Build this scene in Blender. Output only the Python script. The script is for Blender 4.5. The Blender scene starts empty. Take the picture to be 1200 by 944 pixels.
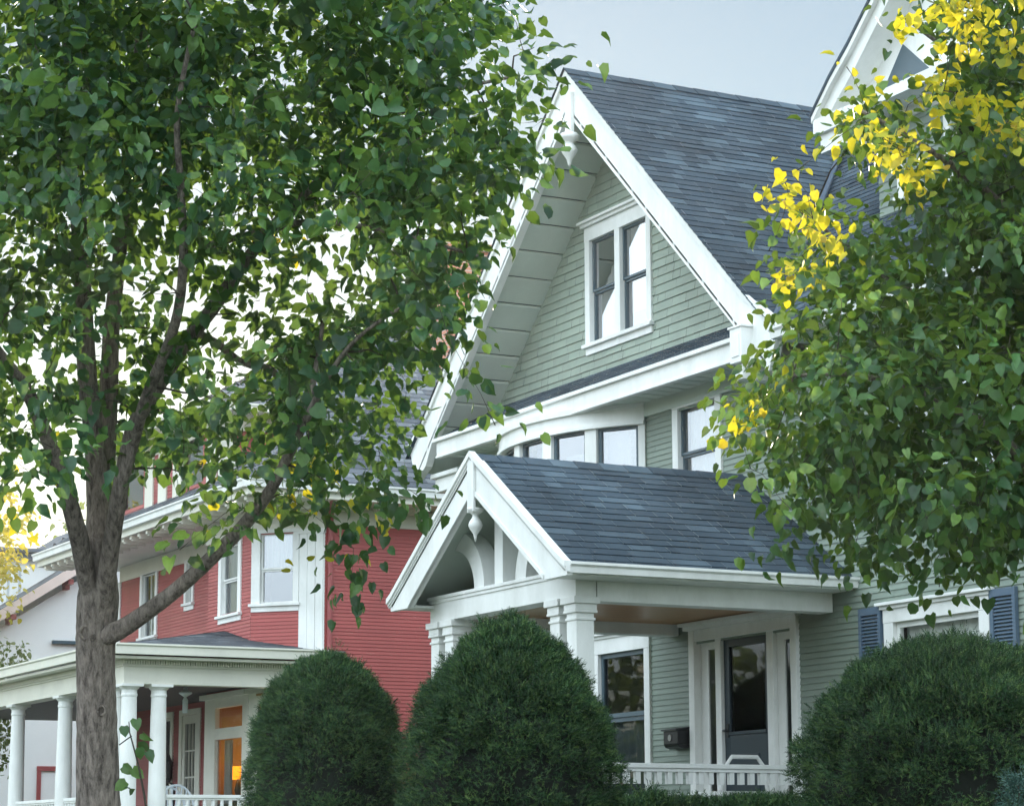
import bpy, math, random
import numpy as np
from mathutils import Matrix, Vector

random.seed(7)
rng = np.random.default_rng(11)
S = bpy.context.scene
HAZE = .0004
COL = S.collection
R = math.radians

# ------------------------------------------------------------------ camera
YAW, PITCH, ROLL, FPX, CZ = R(27.308), R(10.2576), R(-0.2005), 2910.93, 1.6
fw = np.array([-math.cos(YAW) * math.cos(PITCH), math.sin(YAW) * math.cos(PITCH), math.sin(PITCH)])
rt = np.cross(fw, [0, 0, 1]); rt /= np.linalg.norm(rt)
up = np.cross(rt, fw)
rt, up = rt * math.cos(ROLL) + up * math.sin(ROLL), -rt * math.sin(ROLL) + up * math.cos(ROLL)
CAM = np.array([0, 0, CZ])
cd = bpy.data.cameras.new('camera'); cam = bpy.data.objects.new('camera', cd); COL.objects.link(cam)
m = Matrix.Identity(4)
for i in range(3):
    m[i][0], m[i][1], m[i][2], m[i][3] = rt[i], up[i], -fw[i], CAM[i]
cam.matrix_world = m
cd.sensor_fit = 'HORIZONTAL'; cd.sensor_width = 36; cd.lens = FPX / 1200 * 36
cd.clip_start = 0.1; cd.clip_end = 3000
S.camera = cam


def at(px, py, d):
    """photo pixel + distance along the view axis -> world point"""
    return CAM + d * ((px - 600) / FPX * rt - (py - 472) / FPX * up + fw)


# ------------------------------------------------------------------ materials
def mat(name):
    m = bpy.data.materials.new(name); m.use_nodes = True
    nt = m.node_tree; nt.nodes.clear()
    out = nt.nodes.new('ShaderNodeOutputMaterial')
    return m, nt, out


def N(nt, t, **kw):
    n = nt.nodes.new(t)
    for k, v in kw.items():
        if k in n.inputs: n.inputs[k].default_value = v
        else: setattr(n, k, v)
    return n


def paint(name, col, rough=0.5, var=0.12, scale=3.0, bump=0.02, dirt=None, spec=0.35, island=0.0, stretch=(1, 1, 1)):
    """painted / weathered surface: base colour with soft noise variation, fine bump"""
    m, nt, out = mat(name); L = nt.links.new
    b = N(nt, 'ShaderNodeBsdfPrincipled', Roughness=rough)
    b.inputs['Specular IOR Level'].default_value = spec
    tc = N(nt, 'ShaderNodeTexCoord'); mp = N(nt, 'ShaderNodeMapping'); mp.inputs['Scale'].default_value = stretch
    L(tc.outputs['Object'], mp.inputs['Vector'])
    n1 = N(nt, 'ShaderNodeTexNoise', Scale=scale, Detail=6.0, Roughness=0.65); L(mp.outputs[0], n1.inputs['Vector'])
    n2 = N(nt, 'ShaderNodeTexNoise', Scale=scale * 14, Detail=4.0); L(mp.outputs[0], n2.inputs['Vector'])
    cr = N(nt, 'ShaderNodeValToRGB')
    d = dirt or tuple(c * (1 - 2.2 * var) for c in col)
    cr.color_ramp.elements[0].position = 0.28; cr.color_ramp.elements[1].position = 0.62
    cr.color_ramp.elements[0].color = (*d, 1); cr.color_ramp.elements[1].color = (*col, 1)
    L(n1.outputs['Fac'], cr.inputs[0])
    last = cr.outputs[0]
    if island:
        g = N(nt, 'ShaderNodeNewGeometry')
        mr = N(nt, 'ShaderNodeMapRange'); mr.inputs['To Min'].default_value = 1 - island; mr.inputs['To Max'].default_value = 1 + island
        L(g.outputs['Random Per Island'], mr.inputs['Value'])
        mx = N(nt, 'ShaderNodeMix', data_type='RGBA', blend_type='MULTIPLY'); mx.inputs['Factor'].default_value = 1
        L(last, mx.inputs[6]); L(mr.outputs[0], mx.inputs[7]); last = mx.outputs[2]
    L(last, b.inputs['Base Color'])
    bp = N(nt, 'ShaderNodeBump', Strength=bump * 10, Distance=0.004)
    L(n2.outputs['Fac'], bp.inputs['Height']); L(bp.outputs[0], b.inputs['Normal'])
    L(b.outputs[0], out.inputs[0])
    return m


def shingle_mat(name, c_dark, c_light, rough=0.85):
    m, nt, out = mat(name); L = nt.links.new
    b = N(nt, 'ShaderNodeBsdfPrincipled', Roughness=rough); b.inputs['Specular IOR Level'].default_value = 0.3
    g = N(nt, 'ShaderNodeNewGeometry')
    cr = N(nt, 'ShaderNodeValToRGB'); e = cr.color_ramp.elements
    e[0].position = 0; e[0].color = (*c_dark, 1); e[1].position = 1; e[1].color = (*c_light, 1)
    k = e.new(0.7); k.color = tuple(.72 * a + .28 * c for a, c in zip(c_dark, c_light)) + (1,)
    L(g.outputs['Random Per Island'], cr.inputs[0])
    tc = N(nt, 'ShaderNodeTexCoord')
    n = N(nt, 'ShaderNodeTexNoise', Scale=0.9, Detail=5.0, Roughness=0.6); L(tc.outputs['Object'], n.inputs['Vector'])
    n2 = N(nt, 'ShaderNodeTexNoise', Scale=160.0, Detail=2.0); L(tc.outputs['Object'], n2.inputs['Vector'])
    mr = N(nt, 'ShaderNodeMapRange'); mr.inputs['From Min'].default_value = .25; mr.inputs['From Max'].default_value = .75; mr.inputs['To Min'].default_value = .55; mr.inputs['To Max'].default_value = 1.4
    L(n.outputs['Fac'], mr.inputs['Value'])
    mr2 = N(nt, 'ShaderNodeMapRange'); mr2.inputs['To Min'].default_value = .6; mr2.inputs['To Max'].default_value = 1.4
    L(n2.outputs['Fac'], mr2.inputs['Value'])
    mu = N(nt, 'ShaderNodeMath', operation='MULTIPLY'); L(mr.outputs[0], mu.inputs[0]); L(mr2.outputs[0], mu.inputs[1])
    mx = N(nt, 'ShaderNodeMix', data_type='RGBA', blend_type='MULTIPLY'); mx.inputs['Factor'].default_value = 1
    L(cr.outputs[0], mx.inputs[6]); L(mu.outputs[0], mx.inputs[7])
    L(mx.outputs[2], b.inputs['Base Color'])
    bp = N(nt, 'ShaderNodeBump', Strength=0.6, Distance=0.004); L(n2.outputs['Fac'], bp.inputs['Height']); L(bp.outputs[0], b.inputs['Normal'])
    L(b.outputs[0], out.inputs[0])
    return m


def glass_mat(name, tint=(0.75, 0.8, 0.8), refl=0.25, ior=1.9):
    m, nt, out = mat(name); L = nt.links.new
    tr = N(nt, 'ShaderNodeBsdfTransparent', Color=(*tint, 1))
    gl = N(nt, 'ShaderNodeBsdfGlossy', Color=(.95, .97, 1, 1), Roughness=0.015)
    fr = N(nt, 'ShaderNodeFresnel', IOR=ior)
    tc = N(nt, 'ShaderNodeTexCoord'); n = N(nt, 'ShaderNodeTexNoise', Scale=2.2, Detail=1.0)
    L(tc.outputs['Object'], n.inputs['Vector'])
    bp = N(nt, 'ShaderNodeBump', Strength=0.04, Distance=0.02); L(n.outputs['Fac'], bp.inputs['Height']); L(bp.outputs[0], gl.inputs['Normal'])
    ad = N(nt, 'ShaderNodeMath', operation='MAXIMUM'); ad.inputs[1].default_value = refl
    L(fr.outputs[0], ad.inputs[0])
    mx = N(nt, 'ShaderNodeMixShader'); L(ad.outputs[0], mx.inputs[0]); L(tr.outputs[0], mx.inputs[1]); L(gl.outputs[0], mx.inputs[2])
    L(mx.outputs[0], out.inputs[0])
    return m


def leaf_mat(name, cols, trans, tw=0.4, rough=0.42, pos=None, spec=0.45):
    m, nt, out = mat(name); L = nt.links.new
    g = N(nt, 'ShaderNodeNewGeometry')
    cr = N(nt, 'ShaderNodeValToRGB'); e = cr.color_ramp.elements
    pos = pos or [i / (len(cols) - 1) for i in range(len(cols))]
    e[0].position = pos[0]; e[0].color = (*cols[0], 1); e[1].position = pos[-1]; e[1].color = (*cols[-1], 1)
    for p, c in zip(pos[1:-1], cols[1:-1]):
        k = e.new(p); k.color = (*c, 1)
    L(g.outputs['Random Per Island'], cr.inputs[0])
    b = N(nt, 'ShaderNodeBsdfPrincipled', Roughness=rough); b.inputs['Specular IOR Level'].default_value = spec
    tc = N(nt, 'ShaderNodeTexCoord'); no = N(nt, 'ShaderNodeTexNoise', Scale=38.0, Detail=3.0); L(tc.outputs['Object'], no.inputs['Vector'])
    nb_ = N(nt, 'ShaderNodeTexNoise', Scale=1.7, Detail=2.0); L(tc.outputs['Object'], nb_.inputs['Vector'])
    mm = N(nt, 'ShaderNodeMath', operation='MULTIPLY'); m1 = N(nt, 'ShaderNodeMapRange'); m2 = N(nt, 'ShaderNodeMapRange')
    m1.inputs['From Min'].default_value = .3; m1.inputs['From Max'].default_value = .7; m1.inputs['To Min'].default_value = .72; m1.inputs['To Max'].default_value = 1.28
    m2.inputs['From Min'].default_value = .3; m2.inputs['From Max'].default_value = .7; m2.inputs['To Min'].default_value = .78; m2.inputs['To Max'].default_value = 1.22
    L(no.outputs['Fac'], m1.inputs['Value']); L(nb_.outputs['Fac'], m2.inputs['Value']); L(m1.outputs[0], mm.inputs[0]); L(m2.outputs[0], mm.inputs[1])
    mv = N(nt, 'ShaderNodeMix', data_type='RGBA', blend_type='MULTIPLY'); mv.inputs['Factor'].default_value = 1
    L(cr.outputs[0], mv.inputs[6]); L(mm.outputs[0], mv.inputs[7])
    L(mv.outputs[2], b.inputs['Base Color'])
    t = N(nt, 'ShaderNodeBsdfTranslucent', Color=(*trans, 1))
    mx2 = N(nt, 'ShaderNodeMix', data_type='RGBA', blend_type='MIX'); mx2.inputs['Factor'].default_value = 0.22
    mx2.inputs[6].default_value = (*trans, 1); L(cr.outputs[0], mx2.inputs[7]); L(mx2.outputs[2], t.inputs['Color'])
    mx = N(nt, 'ShaderNodeMixShader', Fac=tw); L(b.outputs[0], mx.inputs[1]); L(t.outputs[0], mx.inputs[2])
    L(mx.outputs[0], out.inputs[0])
    return m


def bark_mat(name, c1, c2, scale=9.0):
    m, nt, out = mat(name); L = nt.links.new
    b = N(nt, 'ShaderNodeBsdfPrincipled', Roughness=0.9); b.inputs['Specular IOR Level'].default_value = 0.2
    tc = N(nt, 'ShaderNodeTexCoord'); mp = N(nt, 'ShaderNodeMapping'); mp.inputs['Scale'].default_value = (1, 1, .28)
    L(tc.outputs['Object'], mp.inputs['Vector'])
    n = N(nt, 'ShaderNodeTexNoise', Scale=scale * 3.2, Detail=9.0, Roughness=.78, Distortion=.3); L(mp.outputs[0], n.inputs['Vector'])
    v = N(nt, 'ShaderNodeTexVoronoi', Scale=scale * 3.4, feature='F1'); L(mp.outputs[0], v.inputs['Vector'])
    n3 = N(nt, 'ShaderNodeTexNoise', Scale=2.5, Detail=3.0); L(tc.outputs['Object'], n3.inputs['Vector'])
    cr = N(nt, 'ShaderNodeValToRGB'); e = cr.color_ramp.elements
    e[0].position = .36; e[0].color = (*c1, 1); e[1].position = .62; e[1].color = (*c2, 1)
    L(n.outputs['Fac'], cr.inputs[0])
    mr = N(nt, 'ShaderNodeMapRange'); mr.inputs['To Min'].default_value = .6; mr.inputs['To Max'].default_value = 1.35
    L(n3.outputs['Fac'], mr.inputs['Value'])
    mx = N(nt, 'ShaderNodeMix', data_type='RGBA', blend_type='MULTIPLY'); mx.inputs['Factor'].default_value = 1
    L(cr.outputs[0], mx.inputs[6]); L(mr.outputs[0], mx.inputs[7]); L(mx.outputs[2], b.inputs['Base Color'])
    mr2 = N(nt, 'ShaderNodeMapRange'); mr2.inputs['From Max'].default_value = .2; L(v.outputs['Distance'], mr2.inputs['Value'])
    ad = N(nt, 'ShaderNodeMath', operation='ADD'); L(mr2.outputs[0], ad.inputs[0]); L(n.outputs['Fac'], ad.inputs[1])
    bp = N(nt, 'ShaderNodeBump', Strength=.9, Distance=.011); L(ad.outputs[0], bp.inputs['Height']); L(bp.outputs[0], b.inputs['Normal'])
    L(b.outputs[0], out.inputs[0])
    return m


def glow_mat(name, col, strength):
    m, nt, out = mat(name)
    e = N(nt, 'ShaderNodeEmission', Color=(*col, 1), Strength=strength); nt.links.new(e.outputs[0], out.inputs[0]); return m


WHITE = paint('white_paint', (.82, .83, .81), .5, .055, 2.6, .03, dirt=(.66, .67, .64), stretch=(1, 1, .4))
CREAM = paint('cream_paint', (.74, .73, .64), .5, .06, 1.6, .015)
SOFFIT = paint('soffit_paint', (.56, .63, .57), .55, .06, 1.2, .01)
SAGE = paint('sage_clapboard', (.232, .285, .238), .55, .09, .9, .02, island=.07, stretch=(1, 1, .35))
SAGE_SH = paint('sage_shingle', (.30, .36, .30), .6, .10, 1.3, .03, island=.08)
RED = paint('red_clapboard', (.385, .085, .078), .5, .09, .9, .02, island=.07, stretch=(1, 1, .35))
REDTRIM = paint('red_trim', (.33, .085, .085), .5, .06, 1.0, .02)
SASH = paint('slate_sash', (.075, .115, .14), .4, .05, 2, .01)
DOORC = paint('slate_door', (.028, .045, .058), .4, .06, 2, .01)
SHUT = paint('blue_grey_shutter', (.10, .15, .21), .45, .06, 2, .01)
ROOF = shingle_mat('slate_blue_shingle', (.034, .052, .070), (.080, .114, .142))
ROOF2 = shingle_mat('grey_shingle', (.085, .095, .11), (.17, .185, .20))
FLASH = paint('lead_flashing', (.09, .12, .16), .4, .08, 2, .02)
STUCCO = paint('white_stucco', (.86, .88, .89), .8, .03, .8, .05)
WOODC = paint('varnished_wood', (.45, .22, .075), .35, .1, 1.5, .02, stretch=(8, 1, 1))
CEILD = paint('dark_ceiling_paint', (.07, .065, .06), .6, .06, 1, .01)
DECK = paint('deck_grey', (.22, .23, .23), .6, .1, 1, .02)
BRICK = None
IRON = paint('black_iron', (.02, .021, .023), .4, .1, 4, .02)
DARKROOM = paint('dark_room', (.022, .022, .02), .8, .1, 1, .01)
WARMROOM = paint('warm_room', (.42, .24, .07), .8, .1, 1, .01)
CURTAIN = paint('white_curtain', (.80, .80, .78), .85, .06, 2.5, .03, stretch=(6, 6, .3))
GCURT = paint('grey_curtain', (.42, .46, .48), .85, .08, 2.5, .03, stretch=(6, 6, .3))
SCREEN = paint('grey_insect_screen', (.20, .25, .29), .8, .05, 2, .01)
WICKER = paint('pale_wicker', (.62, .68, .72), .6, .06, 6, .03)
GLASS = glass_mat('window_glass')
GLASSHI = glass_mat('bright_window_glass', (.9, .92, .92), .30)
GLASSC = glass_mat('clear_window_glass', (.85, .88, .86), .03, 1.22)
GLASSG = glass_mat('sky_lit_window_glass', (.9, .92, .92), .5)
GLASSD = glass_mat('dark_window_glass', (.45, .48, .48), .06, 1.4)
CONC = paint('concrete', (.34, .33, .31), .85, .12, .8, .05)
ASPH = paint('asphalt', (.05, .05, .052), .9, .15, .6, .05)
GRASSM = paint('lawn_green', (.05, .085, .025), .95, .25, 1.2, .2)
PLANK = paint('marking_white', (.7, .7, .68), .7, .1, 2, .02)
BARK = bark_mat('linden_bark', (.048, .040, .035), (.31, .265, .235))
TWIG = bark_mat('twig_bark', (.035, .03, .025), (.10, .085, .07), 14)
LEAF_L = leaf_mat('linden_leaf', [(.010, .042, .028), (.019, .070, .036), (.036, .108, .038), (.10, .20, .045)], (.24, .40, .05), .30, .42, spec=.45)
LEAF_R = leaf_mat('maple_leaf', [(.012, .048, .026), (.022, .082, .030), (.044, .13, .032), (.12, .22, .035)], (.28, .42, .035), .28, .42, spec=.45)
LEAF_Y = leaf_mat('autumn_leaf', [(.20, .22, .04), (.40, .35, .05), (.48, .37, .06)], (.80, .66, .06), .45)
LEAF_G = leaf_mat('far_leaf', [(.05, .08, .03), (.08, .12, .045), (.12, .14, .05)], (.3, .4, .06), .35)
YEWM = leaf_mat('yew_needles', [(.009, .034, .015), (.019, .064, .024), (.042, .112, .034), (.13, .21, .055)], (.05, .12, .03), .12, .5, spec=.3)
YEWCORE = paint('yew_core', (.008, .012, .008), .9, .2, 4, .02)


def brick_mat():
    m, nt, out = mat('chimney_brick'); L = nt.links.new
    b = N(nt, 'ShaderNodeBsdfPrincipled', Roughness=.85)
    tc = N(nt, 'ShaderNodeTexCoord'); mp = N(nt, 'ShaderNodeMapping'); mp.inputs['Rotation'].default_value = (R(90), 0, 0)
    L(tc.outputs['Object'], mp.inputs['Vector'])
    k = N(nt, 'ShaderNodeTexBrick', Scale=1.0); k.inputs['Color1'].default_value = (.52, .22, .14, 1); k.inputs['Color2'].default_value = (.42, .17, .11, 1)
    k.inputs['Mortar'].default_value = (.45, .40, .36, 1); k.inputs['Brick Width'].default_value = .21; k.inputs['Row Height'].default_value = .072; k.inputs['Mortar Size'].default_value = .008
    L(mp.outputs[0], k.inputs['Vector']); L(k.outputs['Color'], b.inputs['Base Color']); L(b.outputs[0], out.inputs[0])
    return m


BRICK = brick_mat()


# ------------------------------------------------------------------ geometry helpers
class F:
    """wall frame: a runs to the right along the wall as seen from outside, d points outward, z is world height"""
    def __init__(s, ox, oy, ux=1.0, uy=0.0):
        l = math.hypot(ux, uy); s.o = (ox, oy); s.u = (ux / l, uy / l); s.n = (s.u[1], -s.u[0])

    def p(s, a, d, z):
        return (s.o[0] + s.u[0] * a + s.n[0] * d, s.o[1] + s.u[1] * a + s.n[1] * d, z)


WF = F(0, 0)          # a = X, d = -Y


class MB:
    def __init__(s): s.v = []; s.f = []; s.m = []

    def face(s, pts, mi=0):
        b = len(s.v); s.v += [tuple(p) for p in pts]; s.f.append(tuple(range(b, b + len(pts)))); s.m.append(mi)

    def hexa(s, q, mi=0):
        """8 points: bottom loop 0-3, top loop 4-7"""
        b = len(s.v); s.v += [tuple(p) for p in q]
        for f in ((3, 2, 1, 0), (4, 5, 6, 7), (0, 1, 5, 4), (1, 2, 6, 5), (2, 3, 7, 6), (3, 0, 4, 7)):
            s.f.append(tuple(b + i for i in f)); s.m.append(mi)

    def box(s, fr, a0, a1, d0, d1, z0, z1, mi=0):
        P = fr.p
        s.hexa([P(a0, d1, z0), P(a1, d1, z0), P(a1, d0, z0), P(a0, d0, z0), P(a0, d1, z1), P(a1, d1, z1), P(a1, d0, z1), P(a0, d0, z1)], mi)
        return s

    def prism(s, fr, poly, d0, d1, mi=0):
        """poly of (a,z), counter-clockwise from outside"""
        n = len(poly); b = len(s.v)
        s.v += [fr.p(a, d1, z) for a, z in poly] + [fr.p(a, d0, z) for a, z in poly]
        s.f.append(tuple(range(b, b + n))); s.f.append(tuple(range(b + 2 * n - 1, b + n - 1, -1))); s.m += [mi, mi]
        for i in range(n):
            j = (i + 1) % n; s.f.append((b + i, b + n + i, b + n + j, b + j)); s.m.append(mi)
        return s

    def band(s, fr, outer, inner, d0, d1, mi=0):
        """solid band between two polylines of (a,z) (closed once, no inner walls)"""
        return s.prism(fr, list(outer) + list(inner)[::-1], d0, d1, mi)

    def tube(s, pts, rad, n=8, cap=True, mi=0):
        pts = [np.array(p, float) for p in pts]; k = len(pts)
        if not hasattr(rad, '__len__'): rad = [rad] * k
        b = len(s.v); ref = None
        for i in range(k):
            t = pts[min(i + 1, k - 1)] - pts[max(i - 1, 0)]; t /= (np.linalg.norm(t) + 1e-9)
            if ref is None:
                ref = np.array([0, 0, 1.]) if abs(t[2]) < .9 else np.array([1., 0, 0])
            x = ref - t * (ref @ t); x /= np.linalg.norm(x) + 1e-9; y = np.cross(t, x); ref = x
            for j in range(n):
                a = 2 * math.pi * j / n
                s.v.append(tuple(pts[i] + rad[i] * (x * math.cos(a) + y * math.sin(a))))
        for i in range(k - 1):
            for j in range(n):
                j2 = (j + 1) % n
                s.f.append((b + i * n + j, b + i * n + j2, b + (i + 1) * n + j2, b + (i + 1) * n + j)); s.m.append(mi)
        if cap:
            s.f.append(tuple(b + j for j in range(n))[::-1]); s.f.append(tuple(b + (k - 1) * n + j for j in range(n))); s.m += [mi, mi]
        return s

    def lathe(s, c, prof, n=16, mi=0, cap=True):
        """prof: list of (radius, z) from bottom to top around c=(x,y)"""
        b = len(s.v); k = len(prof)
        for r, z in prof:
            for j in range(n):
                a = 2 * math.pi * j / n; s.v.append((c[0] + r * math.cos(a), c[1] + r * math.sin(a), z))
        for i in range(k - 1):
            for j in range(n):
                j2 = (j + 1) % n
                s.f.append((b + i * n + j, b + i * n + j2, b + (i + 1) * n + j2, b + (i + 1) * n + j)); s.m.append(mi)
        if cap:
            s.f.append(tuple(b + j for j in range(n))[::-1]); s.f.append(tuple(b + (k - 1) * n + j for j in range(n))); s.m += [mi, mi]
        return s

    def build(s, name, mats, parent=None, smooth=False, bevel=0):
        me = bpy.data.meshes.new(name); me.from_pydata(s.v, [], s.f)
        mats = mats if isinstance(mats, (list, tuple)) else [mats]
        for q in mats: me.materials.append(q)
        if len(mats) > 1: me.polygons.foreach_set('material_index', s.m)
        if smooth: me.polygons.foreach_set('use_smooth', [True] * len(me.polygons))
        me.update()
        o = bpy.data.objects.new(name, me); COL.objects.link(o)
        if parent:
            o.parent = parent
            o.matrix_parent_inverse = parent.matrix_world.inverted() if parent.type != 'EMPTY' else Matrix.Translation(-parent.location)
        if bevel:
            bv = o.modifiers.new('edge', 'BEVEL'); bv.width = bevel; bv.segments = 2; bv.limit_method = 'ANGLE'
        return o


def tag(o, label, cat, group=None, kind=None):
    if label: o['label'] = label
    if cat: o['category'] = cat
    if group: o['group'] = group
    if kind: o['kind'] = kind
    return o


def thing(name, label, cat, loc, group=None):
    o = bpy.data.objects.new(name, None); o.empty_display_size = .2; COL.objects.link(o); o.location = loc
    return tag(o, label, cat, group)


def structure(o): o['kind'] = 'structure'; return o


def np_mesh(name, V, quads, tris, mats, parent=None, smooth=True, mi_q=None):
    me = bpy.data.meshes.new(name)
    nq, ntr = len(quads), len(tris)
    me.vertices.add(len(V)); me.vertices.foreach_set('co', np.asarray(V, np.float32).ravel())
    loops = np.concatenate([np.asarray(quads, np.int32).ravel(), np.asarray(tris, np.int32).ravel()])
    me.loops.add(len(loops)); me.loops.foreach_set('vertex_index', loops)
    me.polygons.add(nq + ntr)
    st = np.concatenate([np.arange(nq) * 4, nq * 4 + np.arange(ntr) * 3]).astype(np.int32)
    me.polygons.foreach_set('loop_start', st)
    for q in (mats if isinstance(mats, (list, tuple)) else [mats]): me.materials.append(q)
    if smooth: me.polygons.foreach_set('use_smooth', np.ones(nq + ntr, bool))
    me.update(calc_edges=True); me.validate()
    o = bpy.data.objects.new(name, me); COL.objects.link(o)
    if parent:
        o.parent = parent
        o.matrix_parent_inverse = Matrix.Translation(-parent.location)
    return o


def subtract(iv, holes):
    out = [iv]
    for h0, h1 in holes:
        nx = []
        for a, b in out:
            if h1 <= a or h0 >= b: nx.append((a, b)); continue
            if h0 > a: nx.append((a, h0))
            if h1 < b: nx.append((h1, b))
        out = nx
    return out


def siding(mb, fr, a0, a1, z0, z1, exp, holes=(), lim=None, proud=.012, d=0.0):
    """lapped clapboard rows, each bottom edge standing proud of the row below"""
    n = max(1, round((z1 - z0) / exp)); e = (z1 - z0) / n
    for i in range(n):
        zb, zt = z0 + i * e, z0 + (i + 1) * e; zm = (zb + zt) / 2
        hs = [(h[0], h[1]) for h in holes if h[2] < zm < h[3]]
        lb = lim(zb) if lim else (a0, a1); lt = lim(zt) if lim else (a0, a1)
        if lim and not hs:
            if lb[1] - lb[0] < .02: continue
            if lt[1] < lt[0]: lt = (sum(lt) / 2,) * 2
            segs = [((lb[0], lb[1]), (lt[0], lt[1]))]
        else:
            segs = [(q, q) for q in subtract((max(lb[0], lt[0]) if lim else a0, min(lb[1], lt[1]) if lim else a1), hs)]
            if lim and segs:
                f, l = segs[0], segs[-1]
                segs[0] = ((lb[0], f[0][1]), (lt[0], f[1][1])); l = segs[-1]
                segs[-1] = ((l[0][0], lb[1]), (l[1][0], lt[1]))
        cut = []
        for (b0, b1), (t0, t1) in segs:          # butt joints between boards
            if b1 - b0 < 2.2 or lim: cut.append(((b0, b1), (t0, t1))); continue
            x = b0
            while x < b1:
                y = min(b1, x + random.uniform(1.2, 3.8)); y = b1 if b1 - y < .5 else y
                cut.append(((x, y - (.002 if y < b1 else 0)),) * 2); x = y
        for (b0, b1), (t0, t1) in cut:
            P = fr.p
            mb.face([P(b0, d + proud, zb), P(b1, d + proud, zb), P(t1, d + .001, zt), P(t0, d + .001, zt)])
            mb.face([P(b0, d, zb), P(b1, d, zb), P(b1, d + proud, zb), P(b0, d + proud, zb)])


def shingle_wall(mb, fr, z0, z1, exp, lim, holes, proud=.014, d=0.0):
    n = round((z1 - z0) / exp); e = (z1 - z0) / n
    for i in range(n):
        zb, zt = z0 + i * e, z0 + (i + 1) * e; zm = (zb + zt) / 2
        l0, l1 = lim(zb)
        a = l0 - random.uniform(0, .2)
        while a < l1:
            w = random.uniform(.16, .5); b = a + w - .0035
            t = lim(zt)
            for s0, s1 in subtract((max(a, l0), min(b, l1)), [(h[0], h[1]) for h in holes if h[2] < zm < h[3]]):
                if s1 - s0 < .01: continue
                j = random.uniform(-.003, .003); k = proud + random.uniform(-.002, .003)
                q0, q1 = min(max(s0, t[0]), t[1]), max(min(s1, t[1]), t[0])
                P = fr.p
                mb.face([P(s0, d + k, zb + j), P(s1, d + k, zb + j), P(q1, d + .001, zt), P(q0, d + .001, zt)])
                mb.face([P(s0, d, zb + j), P(s1, d, zb + j), P(s1, d + k, zb + j), P(s0, d + k, zb + j)])
            a += w


def shingle_roof(mb, o, along, down, length, lim, exp=.125, butt=.008):
    """courses of asphalt tabs; o ridge origin, along/down unit vectors, lim(s)->(a0,a1) in metres along"""
    o, along, down = (np.array(q, float) for q in (o, along, down))
    nrm = np.cross(along, down); nrm /= np.linalg.norm(nrm)
    if nrm[2] < 0: nrm = -nrm
    n = math.ceil(length / exp)
    for i in range(n):
        s0, s1 = i * exp, min((i + 1) * exp, length)
        l0, l1 = lim((s0 + s1) / 2)
        a = l0 - random.uniform(0, .3)
        while a < l1:
            w = random.choice((.11, .17, .21, .25, .33, .42)); x0, x1 = max(a, l0), min(a + w - .002, l1)
            a += w
            if x1 - x0 < .01: continue
            h = butt + random.choice((0, 0, 0, .004)); j = random.uniform(-.006, .006)
            A = o + along * x0; B = o + along * x1
            q = [A + down * (s1 + j) + nrm * h, B + down * (s1 + j) + nrm * h, B + down * s0 + nrm * .001, A + down * s0 + nrm * .001]
            b = len(mb.v); mb.v += [tuple(p) for p in q] + [tuple(q[0] - nrm * h), tuple(q[1] - nrm * h)]
            mb.f.append((b, b + 1, b + 2, b + 3)); mb.f.append((b + 4, b + 5, b + 1, b)); mb.m += [0, 0]


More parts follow.
